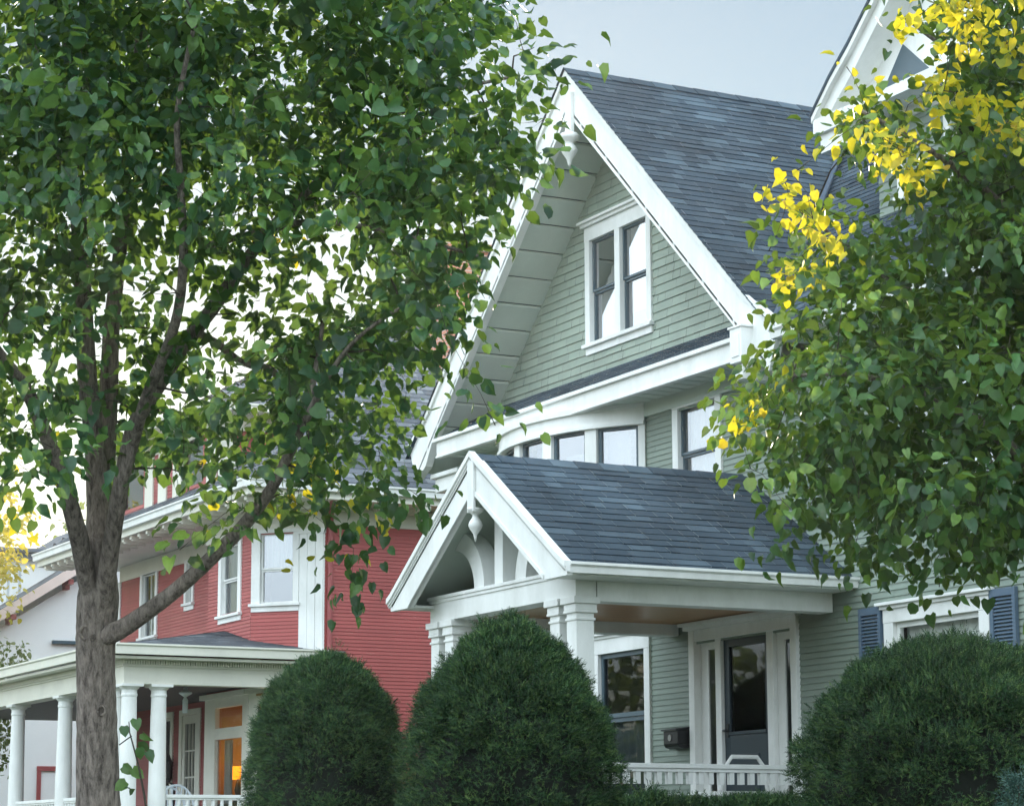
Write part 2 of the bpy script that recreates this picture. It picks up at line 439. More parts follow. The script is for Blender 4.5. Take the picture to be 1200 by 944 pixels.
def window(parent, fr, a0, a1, z0, z1, casing=.11, head=.15, sill=True, sash=SASH, trim=WHITE, rail=None, glass=GLASS,
           curtain=None, shade=0.0, crown=False, muntin=0, room=DARKROOM, depth=.45, upper_w=None, name='window', sw=.029, side=None, curt_poly=None):
    """window set in an opening (a0..a1,z0..z1); frame casing outside it; returns the frame part"""
    cl, cr_ = side if side else (casing, casing)
    f = MB()
    f.box(fr, a0 - cl, a0, -.06, .035, z0, z1); f.box(fr, a1, a1 + cr_, -.06, .035, z0, z1)
    f.box(fr, a0 - cl - .004, a1 + cr_ + .004, -.06, .038, z1, z1 + head)
    if crown:
        f.box(fr, a0 - cl - .03, a1 + cr_ + .03, .0, .06, z1 + head, z1 + head + .035)
        f.box(fr, a0 - cl - .06, a1 + cr_ + .06, .0, .095, z1 + head + .035, z1 + head + .065)
    if sill:
        f.box(fr, a0 - cl - .03, a1 + cr_ + .03, -.06, .075, z0 - .045, z0)
        f.box(fr, a0 - cl, a1 + cr_, -.0, .03, z0 - .13, z0 - .045)
    w = f.build(name, trim, parent, bevel=.004)
    rail = rail if rail is not None else (z0 + z1) / 2
    sm = MB()
    d0, d1 = -.055, -.012
    for (q0, q1, dd) in ((rail, z1, 0), (z0, rail, -.02)):
        sm.box(fr, a0 + .002, a0 + sw, d0 + dd, d1 + dd, q0, q1); sm.box(fr, a1 - sw, a1 - .002, d0 + dd, d1 + dd, q0, q1)
        sm.box(fr, a0 + sw, a1 - sw, d0 + dd, d1 + dd, q1 - sw, q1 - .001); sm.box(fr, a0 + sw, a1 - sw, d0 + dd, d1 + dd, q0 + .001, q0 + sw)
        for k in range(muntin):
            x = a0 + (a1 - a0) * (k + 1) / (muntin + 1); sm.box(fr, x - .009, x + .009, d0 + dd + .01, d1 + dd - .01, q0 + sw, q1 - sw)
    sm.build('sash', sash, w)
    g = MB()
    for (q0, q1, dd) in ((rail, z1, 0), (z0, rail, -.02)):
        P = fr.p; y = -.035 + dd
        g.face([P(a0 + sw, y, q0 + sw), P(a1 - sw, y, q0 + sw), P(a1 - sw, y, q1 - sw), P(a0 + sw, y, q1 - sw)])
    g.build('pane', glass, w)
    if curtain:
        c = MB(); n = 24; y = -.13
        zb = z0 + shade * (z1 - z0)
        pts = []
        for i in range(n + 1):
            x = a0 + (a1 - a0) * i / n; pts.append((x, y + .012 * math.sin(i * 1.9)))
        for i in range(n):
            if curt_poly:
                t0, t1 = curt_poly(pts[i][0]), curt_poly(pts[i + 1][0])
            else:
                t0 = t1 = z1
            c.face([fr.p(pts[i][0], pts[i][1], zb), fr.p(pts[i + 1][0], pts[i + 1][1], zb), fr.p(pts[i + 1][0], pts[i + 1][1], max(t1, zb + .001)), fr.p(pts[i][0], pts[i][1], max(t0, zb + .001))])
        c.build('curtain', curtain, w)
    r = MB(); P = fr.p; D = -depth; e = .03
    A = [(a0 - e, z0 - e), (a1 + e, z0 - e), (a1 + e, z1 + e), (a0 - e, z1 + e)]
    r.face([P(a, D, z) for a, z in A])
    for i in range(4):
        (p, q), (s, t) = A[i], A[(i + 1) % 4]; r.face([P(p, -.061, q), P(s, -.061, t), P(s, D, t), P(p, D, q)])
    r.build('room_interior', room, w)
    return w


def gutter(mb, p0, p1, out, w=.11, h=.10):
    """ogee-like eave gutter from p0 to p1 (top inner edge), out = outward unit (x,y)"""
    p0, p1 = np.array(p0, float), np.array(p1, float); o = np.array([out[0], out[1], 0.])
    prof = [(0, 0), (w, 0), (w, -.025), (w * .8, -.045), (w * .72, -h), (0, -h)]
    b = len(mb.v); n = len(prof)
    for p in (p0, p1):
        mb.v += [tuple(p + o * x + np.array([0, 0, z])) for x, z in prof]
    for i in range(n):
        j = (i + 1) % n; mb.f.append((b + i, b + j, b + n + j, b + n + i)); mb.m.append(0)
    mb.f.append(tuple(b + i for i in range(n))[::-1]); mb.f.append(tuple(b + n + i for i in range(n))); mb.m += [0, 0]


def baluster_prof(z0, z1, r):
    h = z1 - z0
    return [(r * .9, z0), (r * .9, z0 + .08 * h), (r * .5, z0 + .11 * h), (r * .95, z0 + .22 * h), (r, z0 + .32 * h), (r * .55, z0 + .55 * h),
            (r * .42, z0 + .68 * h), (r * .62, z0 + .71 * h), (r * .5, z0 + .75 * h)]


# ================================================================== GROUND
def sheet(name, pts, m):
    b = MB(); b.face(pts); return structure(b.build(name, m))


def grid_ground():
    """one terrain sheet: street level, then a grassy bank up to the house lots"""
    ys = [-240, -120, -60, -20, 3.6, 5.2, 7.2, 7.6, 8.0, 8.4, 8.8, 9.2, 12, 30, 80, 150, 240]
    def h(y):
        t = min(max((y - 7.2) / 1.8, 0), 1); t = t * t * (3 - 2 * t); return -.02 + 1.0 * t + (.12 if 3.6 < y else 0)
    xs = [-240, -160, -120] + list(range(-80, 41, 4)) + [80, 160, 240]
    b = MB()
    for i in range(len(xs)):
        for y in ys: b.v.append((xs[i], y, h(y)))
    n = len(ys)
    for i in range(len(xs) - 1):
        for j in range(n - 1): b.f.append((i * n + j, (i + 1) * n + j, (i + 1) * n + j + 1, i * n + j + 1)); b.m.append(0)
    return structure(b.build('ground', GRASSM, smooth=True))


grid_ground()
GZ = 1.10   # lot level
sheet('street', [(-235, -7, .0), (235, -7, .0), (235, 3.35, .0), (-235, 3.35, .0)], ASPH)
b = MB(); b.box(WF, -235, 235, -3.62, -3.35, -.05, .135); structure(b.build('kerb', CONC))
sheet('sidewalk', [(-235, 5.5, .112), (235, 5.5, .112), (235, 7.0, .112), (-235, 7.0, .112)], CONC)

# ================================================================== GREEN HOUSE
GH = thing('green_house', 'sage green gabled house with white trim and a slate blue roof', 'house', (-22, 14, GZ))
XC, YR, YG, YW = -24.795, 13.55, 14.3, 14.0
FW = F(0, YW)                      # front wall frame, a = X
FG = F(0, YG)
SIDEX = -11.5
BEXP = .0615
# --- front wall with openings
# openings: porch window, door unit, right window, 2nd floor window
W1 = (-24.93, -23.89, 2.0, 3.83)
DO = (-22.80, -20.95, 1.72, 3.82)
W3 = (-19.22, -17.92, 2.2, 3.73)
W2 = (-23.09, -22.32, 4.75, 6.40)
W4 = (-18.6, -17.5, 4.9, 6.3)
W5 = (-15.6, -14.6, 4.9, 6.3)
mb = MB(); siding(mb, FW, -28.3, SIDEX, GZ + .3, 6.62, BEXP, [W1, DO, W3, W2, W4, W5])
wall = mb.build('front_wall', SAGE, GH)
mb = MB(); mb.box(FW, -28.3, SIDEX, -.0, .06, GZ - .3, GZ + .3); mb.build('foundation', CONC, GH)
# side and back walls
mb = MB()
siding(mb, F(-28.3, 26, 0, -1), 0, 12, GZ + .3, 7.1, .12)
siding(mb, F(SIDEX, 14, 0, 1), 0, 12, GZ + .3, 6.7, .12)
siding(mb, F(SIDEX, 26, -1, 0), 0, 16.8, GZ + .3, 6.7, .12)
mb.build('side_wall', SAGE, GH)
mb = MB(); mb.box(FW, -28.38, -28.18, -.2, .03, GZ + .3, 6.58); mb.build('corner_board', WHITE, GH)

# --- gable wall (shingled) and its limits
def glim(z):
    h = (10.40 - z) / .92
    return (XC - h, XC + h)
GW = [(-25.587, -24.971, 7.617, 8.888), (-24.848, -24.233, 7.617, 8.888)]
mb = MB(); shingle_wall(mb, FG, 7.0, 10.35, .102, glim, [(-25.62, -24.2, 7.58, 8.93)])
mb.build('gable_wall', SAGE_SH, GH)
mb = MB(); mb.prism(FG, [(XC - 3.8, 6.7), (XC + 3.8, 6.7), (XC + 3.8, 6.9), (XC, 10.5), (XC - 3.8, 6.9)], -.5, -.46); mb.build('gable_backing', DARKROOM, GH)
# double gable window: one casing, two sash pairs
def diag(x): return 8.888 - max(0, (-25.0 - x)) * 1.2
w = window(GH, FG, *GW[0], side=(.112, .036), head=.175, rail=8.25, curtain=CURTAIN, glass=GLASSG, muntin=0, name='gable_window', curt_poly=diag)
w = window(GH, FG, *GW[1], side=(.036, .102), head=.175, rail=8.25, curtain=CURTAIN, glass=GLASSG, shade=.19, name='gable_window')
mb = MB(); mb.box(FG, -24.94, -24.88, -.06, .036, 7.49, 9.065)
mb.box(FG, -25.74, -24.09, .0, .075, 9.065, 9.105); mb.box(FG, -25.77, -24.06, .0, .11, 9.105, 9.135)
mb.build('window_mullion', WHITE, GH)

# --- main roof
RS = math.atan(.92); cR, sR = math.cos(RS), math.sin(RS)
def valley_y(x): return 13.72 + (-20.66 - x) * .96
mb = MB()
ZR = 10.72
ly = YR - .05
def lim_r(s):
    x = XC + s * cR; return (0, min(24, valley_y(x)) - ly)
shingle_roof(mb, (XC, ly, ZR), (0, 1, 0), (cR, 0, -sR), 4.05 / cR, lim_r)
# little flare at the foot
shingle_roof(mb, (XC + 4.05, ly, ZR - 4.05 * .92), (0, 1, 0), (math.cos(.58), 0, -math.sin(.58)), .36, lambda s: (0, .25))
shingle_roof(mb, (XC, ly, ZR), (0, 1, 0), (-cR, 0, -sR), 4.4 / cR, lambda s: (0, 24 - ly))
for i in range(36):
    y0 = ly + i * .3
    mb.hexa([(XC - .12, y0, ZR - .09), (XC, y0, ZR + .012), (XC, y0 + .295, ZR + .006), (XC - .12, y0 + .295, ZR - .096),
             (XC - .12, y0, ZR - .085), (XC, y0, ZR + .02), (XC, y0 + .295, ZR + .014), (XC - .12, y0 + .295, ZR - .09)])
    mb.hexa([(XC, y0, ZR + .012), (XC + .12, y0, ZR - .09), (XC + .12, y0 + .295, ZR - .096), (XC, y0 + .295, ZR + .006),
             (XC, y0, ZR + .02), (XC + .12, y0, ZR - .082), (XC + .12, y0 + .295, ZR - .088), (XC, y0 + .295, ZR + .014)])
roof = mb.build('roof', ROOF, GH)
# deck below the shingles; its underside is the boarded soffit
mb = MB(); T = .07
for sgn in (1, -1):
    x1 = XC + sgn * 4.3
    mb.hexa([(XC, ly + .13, ZR - .02 - T), (x1, ly + .13, ZR - 4.3 * .92 - .02 - T), (x1, 24, ZR - 4.3 * .92 - .02 - T), (XC, 24, ZR - .02 - T),
             (XC, ly + .13, ZR - .02), (x1, ly + .13, ZR - 4.3 * .92 - .02), (x1, 24, ZR - 4.3 * .92 - .02), (XC, 24, ZR - .02)])
mb.build('roof_deck', FLASH, GH)
# rake soffit panels: boards running from rake to gable wall
mb = MB(); NB = 14
for sgn in (1, -1):
    for i in range(NB):
        u0, u1 = .05 + i * 4.1 / NB, .05 + (i + 1) * 4.1 / NB - .034
        P = lambda u, y, k: (XC + sgn * u, y, 10.69 - .92 * u - .42 - k)
        j = 0.0
        mb.hexa([P(u0, YR, .03), P(u1, YR, .03 - j), P(u1, YG + .02, .03 - j), P(u0, YG + .02, .03), P(u0, YR, 0), P(u1, YR, 0), P(u1, YG + .02, 0), P(u0, YG + .02, 0)])
mb.build('rake_soffit', SOFFIT, GH)
# rake boards
FR = F(0, YR)
outer = [(0, 10.69), (3.755, 7.237), (4.117, 6.986), (4.389, 6.825)]
inner = [(0, 10.177), (3.684, 6.815), (3.886, 6.513), (4.188, 6.362)]
for sgn in (1, -1):
    mb = MB()
    po = [(XC + sgn * u, z) for u, z in outer]; pi = [(XC + sgn * u, z) for u, z in inner]
    poly = po + pi[::-1]
    mb.prism(FR, poly if sgn < 0 else poly[::-1], -.10, 0.0)
    # crown moulding along the top edge and bead along the bottom edge
    for off0, off1, d in ((-.02, .05, .03),):
        q = [(XC + sgn * u, z - off0) for u, z in outer] + [(XC + sgn * u, z - off1) for u, z in outer][::-1]
        mb.prism(FR, q if sgn < 0 else q[::-1], -.02, d)
    mb.build('rake_board', WHITE, GH)
mb = MB(); mb.box(FR, XC + .03, XC + .17, .0, .05, 9.86, 10.40); mb.build('apex_board', WHITE, GH, bevel=.006)
mb = MB(); cx, cy, zt = XC + .10, YR - .03, 9.90
mb.lathe((cx, cy), [(.004, zt - .40), (.02, zt - .37), (.035, zt - .31), (.075, zt - .25), (.10, zt - .20), (.075, zt - .15), (.05, zt - .12), (.06, zt - .10), (.115, zt - .07), (.125, zt - .03), (.10, zt)], 20)
mb.build('gable_finial', WHITE, GH, smooth=True)
# pent roof below the gable
PF = 13.50
XL, XR = -28.19, -21.02
mb = MB()
shingle_roof(mb, (XL, YG - .01, 7.24), (1, 0, 0), (0, -math.cos(.525), -math.sin(.525)), .93, lambda s: (-.1, XR - XL))
mb.build('pent_roof', ROOF, GH)
mb = MB()
FP = F(0, PF)
mb.box(FP, XL, XR, -.03, .03, 6.565, 6.74); mb.box(FP, XL - .04, XR, -.03, .075, 6.74, 6.785); mb.box(FP, XL, XR, -.03, .045, 6.535, 6.565)
mb.build('pent_fascia', WHITE, GH, bevel=.004)
mb = MB()
for i in range(32):
    x0 = XL + i * (XR - XL) / 32; x1 = x0 + (XR - XL) / 32 - .034
    mb.box(F(0, 0), x0, x1, -YW, -(PF + .02), 6.575 + .0, 6.60)
mb.build('pent_soffit', SOFFIT, GH)
mb = MB(); mb.box(F(0, 0), XL, XR, -YW + .05, -(PF + .02), 6.606, 6.615); mb.build('pent_underlay', FLASH, GH)
mb = MB()
mb.box(FP, -21.12, -20.90, -.2, .085, 6.50, 6.86); mb.box(FP, -21.08, -20.94, .085, .095, 6.56, 6.80)
mb.box(FP, -21.08, -20.94, -.3, .05, 6.33, 6.48); mb.box(FP, -21.14, -20.88, -.1, .10, 6.86, 6.885)
mb.build('eave_bracket', WHITE, GH, bevel=.006)
mb = MB(); mb.box(FW, -28.3, SIDEX, .0, .045, 6.42, 6.60); mb.build('frieze', CREAM if False else SOFFIT, GH)
# left eave return and gutter end
mb = MB(); mb.box(FW, -28.75, -28.05, -.4, .28, 6.18, 6.36); mb.box(FW, -28.80, -28.0, -.4, .33, 6.36, 6.42); mb.build('eave_return', WHITE, GH, bevel=.01)

# --- bow window on the upper floor
BR, BCX, BCY, BA = 2.66, -25.5215, 16.052, .69
def bp(t, r=0.0): return (BCX + (BR + r) * math.sin(t), BCY - (BR + r) * math.cos(t))
def arc_band(mb, t0, t1, r0, r1, z0, z1, n=6):
    for i in range(n):
        a, c = t0 + (t1 - t0) * i / n, t0 + (t1 - t0) * (i + 1) / n
        q = [(*bp(a, r1), z0), (*bp(c, r1), z0), (*bp(c, r0), z0), (*bp(a, r0), z0)]
        mb.hexa(q + [(x, y, z1) for x, y, z in q])
bow = None
mb = MB()
arc_band(mb, -BA, BA, -.06, .06, 6.36, 6.60, 40); arc_band(mb, -BA, BA, .0, .10, 6.53, 6.595, 40); arc_band(mb, -BA, BA, .0, .085, 6.34, 6.38, 40)
arc_band(mb, -BA, BA, -.06, .09, 4.92, 5.0, 40)
ts = []; t = BA - .03
for k in range(5):
    ts.append((t - .2, t)); t -= .26
edges = [(ts[0][1], BA)] + [(ts[k + 1][1], ts[k][0]) for k in range(4)] + [(-BA, ts[4][0])]
for a, c in edges: arc_band(mb, a, c, -.06, .04, 5.0, 6.36, 3)
bow = mb.build('bow_window', WHITE, GH)
mb = MB()
for a, c in ts:
    for q0, q1 in ((a, a + .016), (c - .016, c)): arc_band(mb, q0, q1, -.05, -.005, 5.0, 6.36, 1)
    arc_band(mb, a + .016, c - .016, -.05, -.005, 6.31, 6.359, 4); arc_band(mb, a + .016, c - .016, -.05, -.005, 5.001, 5.05, 4)
mb.build('sash', SASH, bow)
for k, (a, c) in enumerate(ts):
    mb = MB(); p, q = bp(a + .01, -.03), bp(c - .01, -.03)
    mb.face([(*p, 5.02), (*q, 5.02), (*q, 6.34), (*p, 6.34)]); mb.build('pane', GLASSHI, bow)
    mb = MB(); arc_band(mb, a, c, -.20, -.19, 5.0, 6.3 if k != 1 else 6.12, 4); mb.build('curtain', GCURT, bow)
mb = MB(); arc_band(mb, -BA, BA, -.5, -.48, 4.9, 6.5, 12); mb.build('room_interior', DARKROOM, bow)
mb = MB()
for i in range(24):
    zb = GZ + .2 + i * (4.92 - GZ - .2) / 24; zt = GZ + .2 + (i + 1) * (4.92 - GZ - .2) / 24
    if zb < 4.1: continue
    for j in range(24):
        a, c = -BA + 2 * BA * j / 24, -BA + 2 * BA * (j + 1) / 24
        k = (zb - 4.1) / .82
        r0 = -.55 + .55 * min(1, k)
        mb.face([(*bp(a, r0 + .014), zb), (*bp(c, r0 + .014), zb), (*bp(c, r0 + .06), zt), (*bp(a, r0 + .06), zt)])
mb.build('bow_corbel', SAGE, bow)

# --- windows and door on the front wall
window(GH, FW, *W2, casing=.115, head=.03, rail=5.875, glass=GLASSHI, curtain=CURTAIN, sill=True)
window(GH, FW, *W4, casing=.11, head=.12, glass=GLASSHI, curtain=CURTAIN, crown=False)
window(GH, FW, *W5, casing=.11, head=.12, glass=GLASSHI, curtain=CURTAIN, crown=False)
window(GH, FW, *W1, side=(.19, .12), head=.17, rail=3.10, glass=GLASSD, crown=True, sw=.05, depth=.9, curtain=SCREEN, curt_poly=lambda x: 3.08)
window(GH, FW, *W3, casing=.15, head=.13, rail=2.8, glass=GLASSC, curtain=CURTAIN, shade=.0, crown=True, sash=WHITE, sw=.05, curt_poly=lambda x: 3.69)
# shutters beside the right window
for a0, a1 in ((-19.76, -19.40), (-17.74, -17.38)):
    mb = MB(); z0, z1 = 2.15, 3.90
    mb.box(FW, a0, a0 + .045, .012, .05, z0, z1); mb.box(FW, a1 - .045, a1, .012, .05, z0, z1)
    for q in (z0, (z0 + z1) / 2 - .03, z1 - .07): mb.box(FW, a0 + .045, a1 - .045, .012, .048, q, q + .07)
    n = 48
    for i in range(n):
        z = z0 + .07 + i * (z1 - z0 - .14) / n
        mb.hexa([FW.p(a0 + .045, .042, z), FW.p(a1 - .045, .042, z), FW.p(a1 - .045, .018, z + .022), FW.p(a0 + .045, .018, z + .022),
                 FW.p(a0 + .045, .042, z + .006), FW.p(a1 - .045, .042, z + .006), FW.p(a1 - .045, .018, z + .028), FW.p(a0 + .045, .018, z + .028)])
    mb.build('shutter', SHUT, GH)
# entrance: casing, posts, sidelights, storm door
ent = MB(); zf = 1.72
ent.box(FW, -22.91, -22.80, -.1, .05, zf, 3.94); ent.box(FW, -20.95, -20.84, -.1, .05, zf, 3.94)
ent.box(FW, -22.80, -20.95, -.1, .045, 3.82, 3.94); ent.box(FW, -22.96, -20.80, .0, .09, 3.94, 3.985); ent.box(FW, -23.0, -20.77, .0, .13, 3.985, 4.02)
ent.box(FW, -22.42, -22.31, -.14, .02, zf, 3.82); ent.box(FW, -21.43, -21.31, -.14, .02, zf, 3.82)
ent.box(FW, -21.31, -21.17, -.14, -.03, zf, 3.82); ent.box(FW, -22.80, -22.64, -.14, -.04, zf, 3.82)
for a0, a1 in ((-22.64, -22.42), (-21.17, -20.95)):
    ent.box(FW, a0, a1, -.13, -.012, 3.72, 3.82); ent.box(FW, a0, a0 + .035, -.13, -.012, zf, 3.72); ent.box(FW, a1 - .02, a1, -.13, -.012, zf, 3.72)
entr = ent.build('entrance_frame', WHITE, GH, bevel=.004)
for a0, a1 in ((-22.605, -22.44), (-21.135, -20.97)):
    mb = MB(); mb.face([FW.p(a0, -.03, zf), FW.p(a1, -.03, zf), FW.p(a1, -.03, 3.72), FW.p(a0, -.03, 3.72)]); mb.build('sidelight', GLASSD, entr)
mb = MB(); mb.box(FW, -22.85, -20.9, -.9, -.86, zf, 3.9); mb.box(FW, -22.9, -22.86, -.9, -.15, zf, 3.9); mb.box(FW, -20.9, -20.86, -.9, -.15, zf, 3.9); mb.box(FW, -22.9, -20.86, -.9, -.15, 3.9, 3.93)
mb.build('hallway', DARKROOM, entr)
mb = MB(); a0, a1 = -22.31, -21.43
mb.box(FW, a0, a0 + .10, -.06, -.02, zf, 3.81); mb.box(FW, a1 - .09, a1, -.06, -.02, zf, 3.81); mb.box(FW, a0 + .10, a1 - .09, -.06, -.02, 3.72, 3.81)
mb.box(FW, a0 + .10, a1 - .09, -.06, -.02, zf, 2.80); mb.box(FW, a0 + .09, a1 - .08, -.05, -.006, 2.80, 2.835)
mb.box(FW, a0 + .24, a1 - .22, -.03, -.01, zf + .2, 2.6)
door = mb.build('storm_door', DOORC, GH, bevel=.004)
mb = MB(); mb.face([FW.p(a0 + .10, -.045, 2.83), FW.p(a1 - .09, -.045, 2.83), FW.p(a1 - .09, -.045, 3.72), FW.p(a0 + .10, -.045, 3.72)]); mb.build('screen_pane', GLASSD, door)
mb = MB(); mb.tube([FW.p(a0 + .06, -.02, 2.85), FW.p(a0 + .06, .04, 2.85), FW.p(a0 + .12, .045, 2.85)], .012, 8); mb.box(FW, a0 + .035, a0 + .085, -.02, -.008, 2.78, 2.92); mb.build('handle', IRON, door)

# --- porch
PX, PY0, PHX = -21.75, 10.79, 1.92
PZ = 5.47
ps = math.atan(.665); cp, sp = math.cos(ps), math.sin(ps)
mb = MB()
for sgn in (1, -1):
    shingle_roof(mb, (PX, PY0 - .03, PZ), (0, 1, 0), (sgn * cp, 0, -sp), 1.93 / cp, lambda s: (0, YW - PY0 + .03), exp=.13)
for i in range(11):
    y0 = PY0 - .03 + i * .29
    for sgn in (1, -1):
        mb.hexa([(PX, y0, PZ + .012), (PX + sgn * .13, y0, PZ - .075), (PX + sgn * .13, y0 + .285, PZ - .08), (PX, y0 + .285, PZ + .006),
                 (PX, y0, PZ + .022), (PX + sgn * .13, y0, PZ - .065), (PX + sgn * .13, y0 + .285, PZ - .07), (PX, y0 + .285, PZ + .016)])
mb.build('porch_roof', ROOF, GH)
mb = MB(); T = .06
for sgn in (1, -1):
    x1 = PX + sgn * 1.90; z1 = PZ - 1.90 * .665
    mb.hexa([(PX, PY0, PZ - .02 - T), (x1, PY0, z1 - .02 - T), (x1, YW, z1 - .02 - T), (PX, YW, PZ - .02 - T), (PX, PY0, PZ - .02), (x1, PY0, z1 - .02), (x1, YW, z1 - .02), (PX, YW, PZ - .02)])
mb.build('porch_roof_deck', SOFFIT, GH)
for sgn in (1, -1):
    mb = MB(); gutter(mb, (PX + sgn * 1.86, PY0 + .02, 4.215), (PX + sgn * 1.86, YW - .0, 4.215), (sgn, 0), .12, .10)
    mb.box(WF, *sorted((PX + sgn * 1.52, PX + sgn * 1.87)), -YW, -(PY0 + .05), 4.10, 4.125)
    mb.build('porch_gutter', WHITE, GH)
FPR = F(0, PY0)
for sgn in (1, -1):
    o_ = [(0, 5.49), (1.86, 4.25), (1.96, 4.20)]; i_ = [(0, 5.10), (1.40, 4.16), (1.49, 4.09)]
    mb = MB()
    q = [(PX + sgn * u, z) for u, z in o_] + [(PX + sgn * 1.93, 4.09)] + [(PX + sgn * u, z) for u, z in i_][::-1]
    mb.prism(FPR, q if sgn < 0 else q[::-1], -.06, 0)
    for o0, o1, d in ((-.02, .035, .045), (.035, .06, .025), (.06, .08, .012)):
        q = [(PX + sgn * u, z - o0) for u, z in o_] + [(PX + sgn * u, z - o1) for u, z in o_][::-1]
        mb.prism(FPR, q if sgn < 0 else q[::-1], -.02, d)
    q = [(PX + sgn * u, z + .045) for u, z in i_] + [(PX + sgn * u, z) for u, z in i_][::-1]
    mb.prism(FPR, q if sgn < 0 else q[::-1], -.02, .016)
    mb.build('porch_rake_board', WHITE, GH)
mb = MB(); mb.box(FPR, PX - .07, PX + .07, .0, .03, 4.90, 5.42); mb.build('porch_apex_board', WHITE, GH, bevel=.006)
mb = MB(); zt = 4.94
mb.lathe((PX + .0, PY0 + .03), [(.004, zt - .33), (.014, zt - .29), (.025, zt - .25), (.06, zt - .20), (.072, zt - .165), (.06, zt - .13), (.033, zt - .09), (.03, zt - .07), (.045, zt - .05), (.075, zt - .03), (.082, zt - .01), (.082, zt)], 20)
mb.build('porch_finial', WHITE, GH, smooth=True)
# entablature
FB = F(0, 11.10)
mb = MB(); mb.box(FB, -23.37, -20.22, -.22, 0, 3.95, 4.18); mb.box(FB, -23.40, -20.19, -.24, .03, 4.18, 4.215); mb.box(FB, -23.38, -20.205, -.23, .015, 4.145, 4.18)
mb.build('porch_front_beam', WHITE, GH, bevel=.004)
for x0, x1 in ((-20.44, -20.22), (-23.37, -23.15)):
    mb = MB(); mb.box(WF, x0, x1, -(YW - .02), -11.33, 3.91, 4.10); mb.build('porch_side_beam', WHITE, GH, bevel=.004)
mb = MB(); mb.box(WF, -23.14, -20.45, -(YW - .02), -11.34, 4.03, 4.06); mb.build('porch_ceiling', WOODC, GH)
# truss in the gable
FT = F(0, 11.12)
mb = MB(); mb.box(FT, PX - .18, PX + .0, -.2, .0, 4.215, 5.2); mb.build('king_post', WHITE, GH, bevel=.004)
for sgn in (1, -1):
    mb = MB(); cx_, r0, r1 = 1.05, .49, .71
    nseg = 14
    po, pi = [], []
    for i in range(nseg + 1):
        th = i / nseg * R(84)
        # quarter ring centred out at the eave: springs at the beam and leans outward as it rises
        for rr, L_ in ((r1, po), (r0, pi)):
            L_.append((PX - .09 + sgn * (cx_ - rr * math.cos(th)), 4.215 + rr * math.sin(th) * .9))
    q = po + pi[::-1]
    mb.prism(FT, q[::-1] if sgn > 0 else q, -.2, -.01)
    mb.build('arched_brace', WHITE, GH)
mb = MB(); mb.prism(F(0, 11.55), [(PX - 1.7, 4.1), (PX + 1.7, 4.1), (PX, 5.33)], -.02, 0); mb.build('porch_attic_back', SOFFIT, GH)
# columns: paired square posts
for xa in (-23.38, -23.05, -20.76, -20.43):
    mb = MB(); w_ = .19
    fr = F(0, 11.115)
    mb.box(fr, xa, xa + w_, -w_, 0, 1.75, 3.80)
    mb.box(fr, xa - .025, xa + w_ + .025, -w_ - .025, .025, 3.80, 3.825); mb.box(fr, xa - .012, xa + w_ + .012, -w_ - .012, .012, 3.73, 3.755)
    mb.box(fr, xa - .045, xa + w_ + .045, -w_ - .045, .045, 3.885, 3.95); mb.box(fr, xa - .02, xa + w_ + .02, -w_ - .02, .02, 3.825, 3.885)
    mb.box(fr, xa - .03, xa + w_ + .03, -w_ - .03, .03, 1.75, 1.95)
    mb.build('column', WHITE, GH, bevel=.005)
mb = MB(); mb.box(WF, -23.5, -20.1, -YW, -10.95, 1.60, 1.75); mb.build('porch_floor', DECK, GH)
mb = MB(); mb.box(WF, -23.4, -20.2, -YW + .1, -11.05, GZ - .2, 1.60); mb.build('porch_skirt', WHITE, GH)
for x_, ya, yb in ((-20.86, 11.34, 13.93),):
    r_ = MB(); r_.box(WF, x_ - .05, x_ + .05, -yb, -ya, 2.40, 2.445); r_.box(WF, x_ - .035, x_ + .035, -yb, -ya, 2.365, 2.40); r_.box(WF, x_ - .03, x_ + .03, -yb, -ya, 1.82, 1.88)
    rl = r_.build('porch_railing', WHITE, GH, bevel=.004)
    n = 22
    for i in range(n):
        y = ya + .06 + i * (yb - ya - .12) / (n - 1)
        b_ = MB(); b_.box(WF, x_ - .026, x_ + .026, -y - .026, -y + .026, 2.25, 2.365); b_.lathe((x_, y), baluster_prof(1.88, 2.25, .034), 10)
        b_.build('baluster', WHITE, rl)
mb = MB()
for i in range(6): mb.box(WF, -22.9, -20.7, -(10.95 - i * .0), -(10.95 - .3 * (i + 1)), GZ - .05, 1.60 - .11 * i)
mb.build('porch_steps', CONC, GH)

# --- right wing: roof, dormer
mb = MB(); ws = math.atan(.93); cw, sw_ = math.cos(ws), math.sin(ws)
def wing_lim(s):
    y = 17.72 - s * cw; return (max(0, (-20.66 - (y - 13.72) / .96) + 24.78), 24.78 - 11.0)
shingle_roof(mb, (-24.78, 17.72, 10.68), (1, 0, 0), (0, -cw, -sw_), 4.25 / cw, wing_lim)
mb.build('wing_roof', ROOF, GH)
mb = MB()
mb.hexa([(-20.4, 13.47, 6.62), (-11, 13.47, 6.62), (-11, 17.7, 10.55), (-24.7, 17.7, 10.55), (-20.4, 13.47, 6.68), (-11, 13.47, 6.68), (-11, 17.7, 10.61), (-24.7, 17.7, 10.61)])
mb.hexa([(-24.7, 17.7, 10.55), (-11, 17.7, 10.55), (-11, 26.3, 6.6), (-24.7, 26.3, 6.6), (-24.7, 17.7, 10.65), (-11, 17.7, 10.65), (-11, 26.3, 6.7), (-24.7, 26.3, 6.7)])
mb.build('wing_roof_deck', FLASH, GH)
mb = MB(); va = np.array([-20.58, 13.62, 6.90]); vb = np.array([-24.5, 17.45, 10.56])
mb.tube([va, vb], .035, 6); mb.build('valley_flashing', FLASH, GH)
